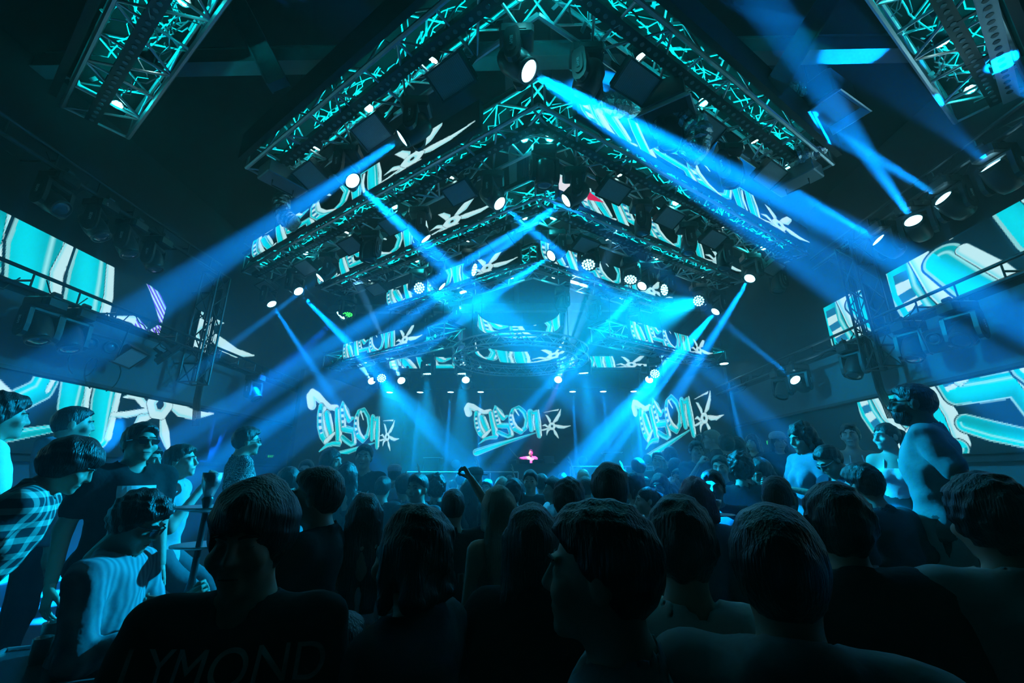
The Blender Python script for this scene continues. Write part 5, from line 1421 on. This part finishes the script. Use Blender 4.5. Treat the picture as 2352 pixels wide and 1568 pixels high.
person(1982, 1116, hd(82), 50, 'man with wavy dark hair in a slate tee turned to the left', topm=C_['slate'], legm=C_['black'], hair='short', skin='fair', lean=10, res=.017, hres=.007, build=1.1)
# ------------------------------------------------------------------ right platform group
def towel(root, q):
    s = q['s']; mb = MB(); V = []
    for i in range(7):
        for j in range(8):
            x = -.185 + (.012 * math.sin(i * 2.2 + j * .6)); V.append((x * s - .01 * j / 7, (.13 - i * .035) * s, (.98 - j * .05) * s))
    F = [(a * 8 + b_, a * 8 + b_ + 1, a * 8 + b_ + 9, a * 8 + b_ + 8) for a in range(6) for b_ in range(7)]
    V2 = [(v[0] - .008, v[1], v[2]) for v in V]; F2 = [tuple(i + 56 for i in f[::-1]) for f in F]
    part('towel', MB().add(V + V2, F + F2), C_['white'], root, smooth=True)
person(2096, 928, hd(78), 88, 'tall bearded man in sunglasses and fitted tee on the right platform', floor=PZ, topm=C_['teal'], legm=C_['charcoal'], hair='fade', glasses='dark', beard=True, skin='dark', build=1.22, armL='back', armR='back', hpitch=-4, extra=towel, res=.016, hres=.0068)
person(2036, 1003, hd(54), 172, 'woman in white halter top and dark skirt facing the bearded man', floor=PZ, fem=True, top='dress', topm=C_['white'], legm=C_['charcoal'], legs='skirt', hair='pony', skin='fair', hyaw=-38, armL='hip', armR='back', res=.017, hres=.0065)
person(1953, 1000, hd(50), -170, 'woman in white wrap top with long hair glancing right', floor=PZ, fem=True, top='dress', topm=C_['white'], legm=C_['slate'], legs='skirt', hair='pony', skin='fair', hyaw=-18, armL='down', armR='fold', res=.017, hres=.007)
person(1842, 1006, hd(58), 128, 'woman with bobbed hair in a short-sleeved denim jacket looking down', floor=PZ, fem=True, top='halfj', topm=C_['denim'], legm=C_['denim'], hair='bob', hpitch=14, armL='fold', armR='phone', res=.017, hres=.007)
person(1905, 1058, hd(66), 128, 'man with white-framed sunglasses bending down to the left', floor=PZ, topm=C_['navy'], legm=C_['black'], hair='short', glasses='white', hpitch=22, lean=12, res=.017, hres=.007)
person(1788, 1016, hd(38), -165, 'woman with pale bow in her hair and dark jacket', floor=PZ, fem=True, top='jacket', topm=C_['black'], legm=C_['black'], hair='long', skin='fair', res=.02, cap='pale')
person(1600, 1036, hd(40), -160, 'man in dark tee with sunglasses pushed up, hand at his mouth', floor=PZ, topm=C_['charcoal'], legm=C_['black'], hair='short', armR='chin', handR='fist', res=.018, extra=pic(.06, .09, 1.18, C_['white'], cx=-.08))
person(1634, 1010, hd(34), 100, 'bleached-blond man raising a hand to his head', floor=PZ, topm=C_['slate'], legm=C_['black'], hair='short', hairc='blond', skin='fair', armR='face', res=.02)
for k, (px, py, h, yw, hr, lab) in enumerate(((1668, 1022, 36, 20, 'mop', 'dark-haired man behind the bleached-blond man'), (1697, 1026, 36, -10, 'bob', 'dark bobbed head between two taller heads on the right platform'), (1728, 1018, 34, 160, 'long', 'long-haired woman in the dark back row of the right platform'),
        (1703, 1078, 52, 0, 'curly', 'person with a huge curly mop of dark hair, back turned'), (1748, 1085, 50, 150, 'long', 'long-haired woman looking down beside the curly mop'), (1655, 1075, 44, 170, 'short', 'man in dark top laughing in front of the curly mop'))):
    person(px, py, hd(h), yw, lab, floor=PZ if h < 40 else 0, topm=C_[('black', 'charcoal', 'navy')[k % 3]], legm=C_['black'], hair=hr, fem=hr in ('long', 'bob'), res=.028, hres=.012, hpitch=25 if px == 1748 else 0, armL='fold')
# ------------------------------------------------------------------ crowd in the middle
CROWD = [
 (660,1108,56,30,'short','grey',0,'man in grey tee bending forward beside the left platform',{'lean':14}),
 (702,1082,40,170,'short','black',0,'man in glasses facing the camera behind the grey tee',{'glasses':'clear'}),
 (762,1062,46,-130,'long','charcoal',1,'long-haired woman with brightly lit forehead left of the jersey',{}),
 (795,1095,48,5,'long','black',1,'woman with bare shoulders and long hair below the jersey',{'top':'tank'}),
 (836,1050,42,172,'short','black',0,'man in a black jersey with large white number',{'num':1}),
 (905,1090,36,10,'short','pale',0,'person in a white cap in the left crowd',{'cap':'white'}),
 (880,1122,44,-20,'short','charcoal',0,'dark-haired person under the white cap',{}),
 (925,1118,46,30,'mop','slate',0,'person holding a hand to the back of the head',{'armL':'face'}),
 (958,1122,58,150,'short','slate',0,'man in pale-collared shirt looking back at the camera',{'top':'polo'}),
 (1003,1122,48,-10,'curly','black',0,'curly-topped person in the middle crowd',{}),
 (990,1110,34,-60,'short','black',0,'person in a dark peaked cap',{'cap':'dark'}),
 (1092,1100,42,-40,'short','charcoal',0,'person in a cap behind the raised arm',{'cap':'dark'}),
 (1118,1122,40,160,'short','white',0,'person in white top facing the camera left of the pale hair',{}),
 (1152,1118,40,10,'long','pale',1,'woman with straight shining hair near the centre',{'hairc':'blond'}),
 (1182,1130,50,-30,'bob','slate',1,'bob-haired person bowing the head in the centre',{'hpitch':15}),
 (1218,1106,44,174,'short','black',0,'man in a dark polo with pale trim facing the camera in the centre',{'top':'polo'}),
 (1244,1112,40,10,'short','charcoal',0,'man in dark top behind the centre polo',{}),
 (1270,1126,46,110,'short','white',0,'person in striped white jacket facing left in the centre',{'top':'jacket'}),
 (1345,1122,46,0,'short','pale',0,'person with pale shoulders between two dark heads',{}),
 (1340,1100,36,0,'short','pale',0,'person with glowing grey hair further into the crowd',{'hairc':'blond'}),
 (1452,1118,52,100,'long','black',1,'long-haired woman in a dark tank top right of centre',{'top':'tank'}),
 (1485,1150,54,105,'pony','pale',1,'woman with tied-back hair in a pale top',{}),
 (1465,1075,34,30,'short','black',0,'man in black tee leaning on the stage rail',{}),
 (1512,1058,30,175,'short','charcoal',0,'man facing the camera with hand at his head near the stage',{'armL':'face'}),
 (1540,1050,32,20,'short','black',0,'man in black beside the stage rail on the right',{}),
 (1552,1075,32,-20,'short','white',0,'man in pale jacket beside the stage rail',{'top':'jacket'}),
 (1515,1118,50,160,'long','charcoal',1,'woman in glasses in the dark right crowd',{'glasses':'clear'}),
 (1540,1135,50,15,'bob','slate',1,'woman with a bun in grey right of centre',{}),
 (1560,1100,44,150,'short','black',0,'man in dark tee laughing near the right platform',{}),
 (1430,1105,38,0,'mop','black',0,'dark head peeping behind the glossy-haired person',{}),
 (640,1130,46,-60,'long','black',1,'woman looking down at the far left of the crowd',{}),
 (740,1118,44,175,'bob','navy',1,'woman in glasses behind the man with forearm out',{'glasses':'clear'}),
 (815,1125,44,-20,'messy','navy',0,'dark tousled head in front of the jersey',{}),
 (1075,1128,46,20,'long','black',1,'long dark hair just left of the raised arm',{}),
]
def num(root, q): txt('85', .20, C_['white'])(root, q, -.01, 1.24, 1)
def num(root, q): txt('854', .17, C_['white'])(root, q, -.0, 1.24, 1)
TOPW = []
for (px, py, h, yw, hr, tc, fem, lab, kw) in CROWD:
    kw = dict(kw); ex = num if kw.pop('num', None) else None
    D = hd(h); kw.setdefault('top', 'tee')
    person(px, py, D, yw, lab, topm=C_[tc], legm=C_['black'], hair=hr, fem=bool(fem), face=abs(yw) > 60, extra=ex, res=.032 if D < 5 else .04, hres=.0135 if D < 5 else .018, group='dancing crowd', **kw)
# farther heads between the ones above and the stage
rows = [(k, 7.3 + .55 * (k % 6)) for k in range(24)]
FARW = ['left', 'centre', 'right']
taken = []
for k, Y in rows:
    px = 880 + (k * 97 % 620) + random.uniform(-8, 8); 
    z = random.uniform(1.50, 1.66); d = ray(px, 1090); p = EYE + d * (Y / d.y); p.z = z
    for tr in range(12):
        if all(math.hypot(p.x - q[0], p.y - q[1]) > .40 for q in BODIES): break
        p.y += .22; p.x += random.uniform(-.15, .15)
    taken.append(p.copy())
    hr = ('short', 'long', 'mop', 'short', 'bob', 'messy')[k % 6]; fm = hr in ('long', 'bob'); tcn = ('black', 'slate', 'charcoal', 'pale', 'navy', 'grey')[(k * 5 + k // 6) % 6]
    up = k % 5 == 2
    where = '%s of the far crowd, %s from the left' % (('rear', 'deep', 'middle', 'front')[k // 6 % 4], ORD[k % 12]) 
    person(0, 0, 0, random.uniform(-25, 25), 'x', pos=p, topm=C_[tcn], legm=C_['black'], hair=hr, fem=fm, face=False, armR='up' if up else 'down', handR='open' if up else 'relaxed', res=.042, hres=.018, group='dancing crowd')
    taken[-1].z = k
far = [o for o in bpy.data.objects if o.get('label') == 'x']
far.sort(key=lambda o: o.location.x)
for k, o in enumerate(far):
    n = k // 8; zone = ('left', 'centre', 'right')[n]; i = k % 8
    o['label'] = 'dim distant dancer before the stage, %s from the left in the %s third' % (ORD[i], zone)
# ------------------------------------------------------------------ the performer behind the decks
def mic(root, q): pass
dj = person(0, 0, 0, 180, 'performer in an open cream jacket behind the decks, arm raised', pos=Vector((at(1219, 1040, Y=14.9))), floor=SZ, top='long', topm=C_['cream'], legm=C_['black'], hair='short', armR=((.30, .05, -.02), (.52, .18, .24)), handR='open', armL='fwd', res=.016, hres=.008, sleeve=.7, hpitch=-8)
# ------------------------------------------------------------------ stage furniture
by = 14.15
o = thing('deck_table', 'dark booth carrying the performer\'s decks on the stage', 'table', (at(1205, 1080, Y=by).x, by, SZ))
part('front_panel', MB().box((0, -.3, .52), (2.1, .05, 1.04)), M_BLACK2, o); part('top', MB().box((0, 0, 1.06), (2.2, .66, .04)), M_BLACK, o)
for x in (-1.02, 1.02): part('side_panel', MB().box((x, 0, .52), (.05, .58, 1.04)), M_BLACK2, o)
bx0 = o.location.x
for k, x in enumerate((-.42, .42)):
    d = thing('media_player', 'black turntable deck on the %s of the booth' % SIDE[k], 'deck', (bx0 + x, by, SZ + 1.08), group='decks on the booth')
    part('case', MB().box((0, 0, .05), (.34, .42, .1), ch=.012), M_BLACK, d); part('platter', MB().cyl((0, .02, .1), (0, .02, .118), .12, n=24), M_BLKALU, d); part('fader', MB().box((.14, -.08, .105), (.02, .12, .012)), M_ALU, d)
d = thing('mixer', 'small black mixer between the two decks', 'mixer', (bx0, by, SZ + 1.08)); part('case', MB().box((0, 0, .055), (.32, .40, .11), ch=.012), M_BLACK, d)
for i in range(4):
    for j in range(3): part('knob', MB().cyl((-.1 + i * .066, -.02 + j * .06, .11), (-.1 + i * .066, -.02 + j * .06, .135), .013, n=8), M_ALU, d)
d = thing('laptop', 'open laptop at the right end of the booth', 'laptop', (bx0 + .82, by, SZ + 1.08), Matrix.Rotation(math.pi - .3, 3, 'Z'))
part('keyboard', MB().box((0, 0, .01), (.33, .23, .02)), M_ALU, d); part('lid', MB().box((0, .17, .11), (.33, .012, .22), Matrix.Rotation(-.35, 3, 'X')), M_ALU, d)
def rail(label, a, b, z, zb, n):
    o = thing('glass_rail', label, 'railing', (a[0], a[1], zb), group='glass rails at the stage front'); v = Vector((b[0] - a[0], b[1] - a[1], 0)); h = z - zb
    tube('top_rail', (0, 0, h), v + Vector((0, 0, h)), .025, M_ALU, o)
    for k in range(n + 1):
        p = v * (k / n); tube('post', p, p + Vector((0, 0, h)), .02, M_ALU, o)
    return o
pa, pb = at(1310, 1074, Y=12.9), at(1500, 1069, Y=12.9); rail('pale metal rail at the right of the stage front', pa, pb, (pa.z + pb.z) / 2, 0, 3)
pa, pb = at(935, 1084, Y=12.9), at(1190, 1084, Y=12.9); rail('pale metal rail at the left of the stage front', pa, pb, pa.z, 0, 4)
def monitor(label, px, py, Y, w, h):
    p = at(px, py, Y=Y); o = thing('stage_speaker', label, 'speaker', (p.x, Y, SZ), group='speakers on the stage'); H = max(.4, p.z - SZ)
    part('cabinet', MB().box((0, 0, H / 2), (w, w * .8, H), ch=.03), M_BLACK, o); part('grille', MB().box((0, -w * .41, H / 2), (w * .86, .02, H * .86)), M_BLACK2, o)
    part('top_plate', MB().box((0, 0, H + .012), (w * 1.05, w * .85, .03)), mat('pale_top', (.35, .37, .4), .5), o)
monitor('tall black speaker with pale top left of the booth', 995, 1052, 14.6, .55, .9); monitor('tall black speaker with pale top right of the booth', 1405, 1040, 14.6, .6, .9)
for k, (px, py) in enumerate(((1048, 1068), (1338, 1060), (1485, 1055))):
    p = at(px, py, Y=13.7); o = thing('floor_light', 'small floor-standing par can on the stage edge, %s from the left' % ORD[k], 'stage light', (p.x, 13.7, SZ), group='floor cans on the stage edge'); H = p.z - SZ
    part('stand', MB().cyl((0, 0, 0), (0, 0, H), .02, n=8).cyl((0, 0, 0), (0, 0, .03), .15, n=14), M_BLKALU, o); part('can', MB().lathe([(.08, -.14), (.13, -.1), (.14, .1), (.12, .12)], 14, Matrix.Translation((0, 0, H)) @ Matrix.Rotation(math.pi / 2.4, 4, 'X')), M_BLKALU, o, smooth=True)
# exit signs
M_EXIT = emat('exit_green', (.03, .8, .08), 1.2)
def exit_sign(label, p, yaw, s_):
    o = thing('exit_sign', label, 'sign', p, Matrix.Rotation(yaw, 3, 'Z'), 'green exit signs')
    part('case', MB().box((0, .02, 0), (.42 * s_, .05, .2 * s_)), M_BLACK, o); t = text_mesh('lettering', 'EXIT', .15 * s_, M_EXIT); obj('lettering', t, o, Matrix.Translation((0, -.008, 0)) @ Matrix.Rotation(math.pi / 2, 4, 'X'))
exit_sign('green lit exit sign on the right wall beside the bow-haired woman', at(1772, 1016, X=XR - .1), math.radians(-55), .8)
exit_sign('small green lit exit sign low on the left wall', at(621, 1048, X=XL + .1), math.radians(60), .5)
# ------------------------------------------------------------------ tables, water pipes and what stands on them
M_TABLE = mat('table_top', (.05, .055, .06), .25, 0, .6); M_PAPER = mat('paper', (.75, .77, .8), .8); M_CLEAR = mat('clear_glass', (.35, .5, .52), .08, .0, 1.0)
def table(label, p, w, d, h, yaw=0.0, col=M_TABLE):
    o = thing('club_table', label, 'table', (p[0], p[1], p[2]), Matrix.Rotation(yaw, 3, 'Z'), 'small club tables')
    part('top', MB().box((0, 0, h - .02), (w, d, .04), ch=.012), col, o); part('rim', MB().box((0, -d / 2, h), (w, .015, .025)).box((0, d / 2, h), (w, .015, .025)).box((-w / 2, 0, h), (.015, d, .025)).box((w / 2, 0, h), (.015, d, .025)), M_ALU, o)
    part('pillar', MB().cyl((0, 0, .02), (0, 0, h - .04), .04, n=12), M_BLKALU, o); part('foot', MB().cyl((0, 0, 0), (0, 0, .025), min(w, d) * .38, n=20), M_BLKALU, o)
    return o
def tissue(label, p, yaw, s_=1.0):
    o = thing('tissue_box', label, 'tissue box', p, Matrix.Rotation(yaw, 3, 'Z')); part('box', MB().box((0, 0, .05 * s_), (.22 * s_, .12 * s_, .10 * s_), ch=.006), M_BLACK2, o)
    V = [(-.06, 0, .1), (.06, .01, .1), (.075, .02, .15), (.03, -.02, .20), (-.04, .015, .21), (-.07, -.01, .15)]
    part('tissue', MB().add([tuple(q * s_ for q in v) for v in V] + [tuple((v[0] * s_, v[1] * s_ + .006, v[2] * s_)) for v in V], [(0, 1, 2, 3, 4, 5), (11, 10, 9, 8, 7, 6)] + [(i, 6 + i, 6 + (i + 1) % 6, (i + 1) % 6) for i in range(6)]), M_PAPER, o)
def glass(label, p, r=.035, h=.11):
    o = thing('drinking_glass', label, 'glass', p, group='glasses on the tables'); part('cup', MB().lathe([(r * .8, 0), (r, h), (r * .9, h), (r * .72, .012)], 14), M_CLEAR, o, smooth=True); part('ice', MB().box((0, 0, h * .45), (r, r, r), Matrix.Rotation(.5, 3, 'Z')), M_PAPER, o)
def bottle(label, p, col, h=.28):
    o = thing('bottle', label, 'bottle', p, group='bottles on the tables'); part('glass_body', MB().lathe([(.036, 0), (.038, .01), (.038, h * .58), (.03, h * .68), (.014, h * .78), (.013, h)], 14), col, o, smooth=True)
    part('label_band', MB().lathe([(.0386, h * .2), (.0386, h * .45)], 14), M_PAPER, o); part('cap', MB().cyl((0, 0, h), (0, 0, h + .02), .015, n=10), M_ALU, o)
def hookah(label, base, H, tray=.16):
    o = thing('water_pipe', label, 'water pipe', base, group='water pipes')
    part('vase', MB().lathe([(.08, 0), (.11, .03), (.115, .10), (.08, .19), (.035, .27), (.03, .31)], 18), M_CLEAR, o, smooth=True)
    part('stem', MB().lathe([(.022, .3), (.03, .34), (.016, .38), (.016, H * .55), (.028, H * .58), (.016, H * .62), (.014, H * .86), (.03, H * .9), (.012, H * .92)], 12), M_BLKALU, o, smooth=True)
    part('ash_tray', MB().lathe([(.02, H * .85), (tray, H * .87), (tray, H * .875), (.02, H * .865)], 24), M_ALU, o, smooth=True)
    part('lower_tray', MB().lathe([(.02, H * .72), (tray * .8, H * .735), (tray * .8, H * .74), (.02, H * .73)], 24), M_ALU, o, smooth=True)
    part('bowl', MB().lathe([(.018, H * .9), (.045, H * .96), (.048, H), (.036, H)], 14), M_ALU, o, smooth=True)
    part('hose', MB().path([(.02, 0, .34), (.15, .02, .42), (.3, .06, .25), (.34, .1, -.02 + .06), (.2, .3, .06), (-.02, .38, .3)], .012, 7), M_DCABLE, o)
    part('mouthpiece', MB().cyl((-.02, .38, .3), (-.10, .42, .46), .009, n=8), M_ALU, o)
# left: low table beside the seated man, with a tall water pipe
tp = at(180, 1520, Z=PZ + .62)
table('low dark table with pale edge in the bottom left corner', (tp.x, tp.y, PZ), .75, .5, .62, .35)
zt = PZ + .625
for k, (px, py) in enumerate(((102, 1500), (85, 1520))): 
    q = at(px, py, Z=zt); glass('%s drinking glass on the bottom left table' % ('tall', 'short')[k], (q.x, q.y, zt), .034, (.12, .09)[k])
q = at(205, 1525, Z=zt); o = thing('napkin_pack', 'pale paper napkin pack on the bottom left table', 'napkins', (q.x, q.y, zt), Matrix.Rotation(.5, 3, 'Z')); part('pack', MB().box((0, 0, .02), (.16, .09, .04), ch=.008), M_PAPER, o); part('flap', MB().box((.02, 0, .043), (.08, .09, .006)), M_PAPER, o)
q = at(165, 1490, Z=zt); o = thing('phone', 'slim phone lying on the bottom left table', 'phone', (q.x, q.y, zt), Matrix.Rotation(.9, 3, 'Z')); part('case', MB().box((0, 0, .006), (.075, .155, .01), ch=.003), M_ALU, o); part('screen', MB().box((0, 0, .0115), (.068, .145, .002)), M_GLASS, o)
q = EYE + ray(428, 1400) * 2.15; hookah('tall water pipe with glowing trays beside the man in striped shirt', (q.x, q.y, PZ), 1.78 - PZ + .02)
# sofa the seated man is on
sm = [o for o in bpy.data.objects if str(o.get('label', '')).startswith('seated man')][0]
o = thing('bench', 'dark padded bench under the seated man', 'bench', (sm.location.x, sm.location.y, PZ), Matrix.Rotation(sm.rotation_euler.z, 3, 'Z'))
part('seat_pad', MB().box((0, -.08, .355), (.9, .44, .1), ch=.03), M_BLACK2, o)
for x in (-.38, .38):
    for y in (-.24, .08): part('leg', MB().box((x, y, .15), (.05, .05, .30)), M_BLKALU, o)
# centre tables
p = at(1135, 1345, Z=.86); table('small square table with tissue box beside the pale-haired woman', (p.x, p.y, 0), .5, .5, .85, .2, mat('pale_table', (.3, .33, .35), .3))
tissue('black tissue box on the square table', (p.x - .04, p.y + .02, .86), .1)
p = at(1075, 1480, Z=.84); table('dark counter table with papers in the centre foreground', (p.x, p.y, 0), .55, .45, .83, .05)
q = at(1050, 1420, Z=.85); tissue('open tissue box with a large sheet on the dark counter', (q.x, q.y, .845), .3, 1.2)
p = at(775, 1325, Z=1.0); table('dark tray table with pale rim behind the forearm', (p.x, p.y, 0), .42, .42, .99, .6)
q = at(765, 1322, Z=1.0); glass('glass on the dark tray table', (q.x, q.y, 1.005))
# right: water pipes and bottles
p = EYE + ray(1660, 1250) * 2.75; table('round-the-back dark table under the right water pipes', (p.x, p.y + .15, 0), .6, .5, .9, 0)
q = EYE + ray(1660, 1190) * 2.75; hookah('water pipe with bright tray beside the heavy-set man', (q.x, q.y + .1, .905), .72, .12)
q = EYE + ray(1692, 1200) * 2.6; hookah('water pipe with pale bowl behind the red-collared man', (q.x + .1, q.y + .1, .905), .60, .09)
p = at(2090, 1330, Z=1.0); table('pale drinks table at the right edge', (p.x, p.y, 0), .5, .4, .98, .2, mat('pale_table2', (.3, .34, .36), .3))
M_GRN = mat('green_glass', (.03, .35, .22), .1, 0, .9)
q = at(2085, 1312, Z=1.0); bottle('green glass bottle on the pale drinks table', (q.x, q.y, .985), M_GRN); glass('glass beside the green bottle', (q.x + .1, q.y + .02, .985))
q = at(2120, 1325, Z=1.0); glass('glass at the edge of the pale drinks table', (q.x, q.y, .985))
# notice on the left wall
q = at(372, 1078, X=XL + .06)
o = thing('wall_notice', 'pale notice board with two short lines of script on the left wall', 'notice', q); part('board', MB().box((0, 0, 0), (.03, .75, .36)), mat('notice_board', (.4, .43, .46), .6), o)
nb_ = MB()
for j, z in enumerate((.07, -.08)):
    for k in range(7): nb_.path([(.02, -.22 + k * .06, z), (.02, -.2 + k * .06, z + .03 * (1 if k % 2 else -1)), (.02, -.18 + k * .06, z)], .006, 5)
sp_ = part('script_lines', nb_, M_BLACK, o); sp_['kind'] = 'stuff'
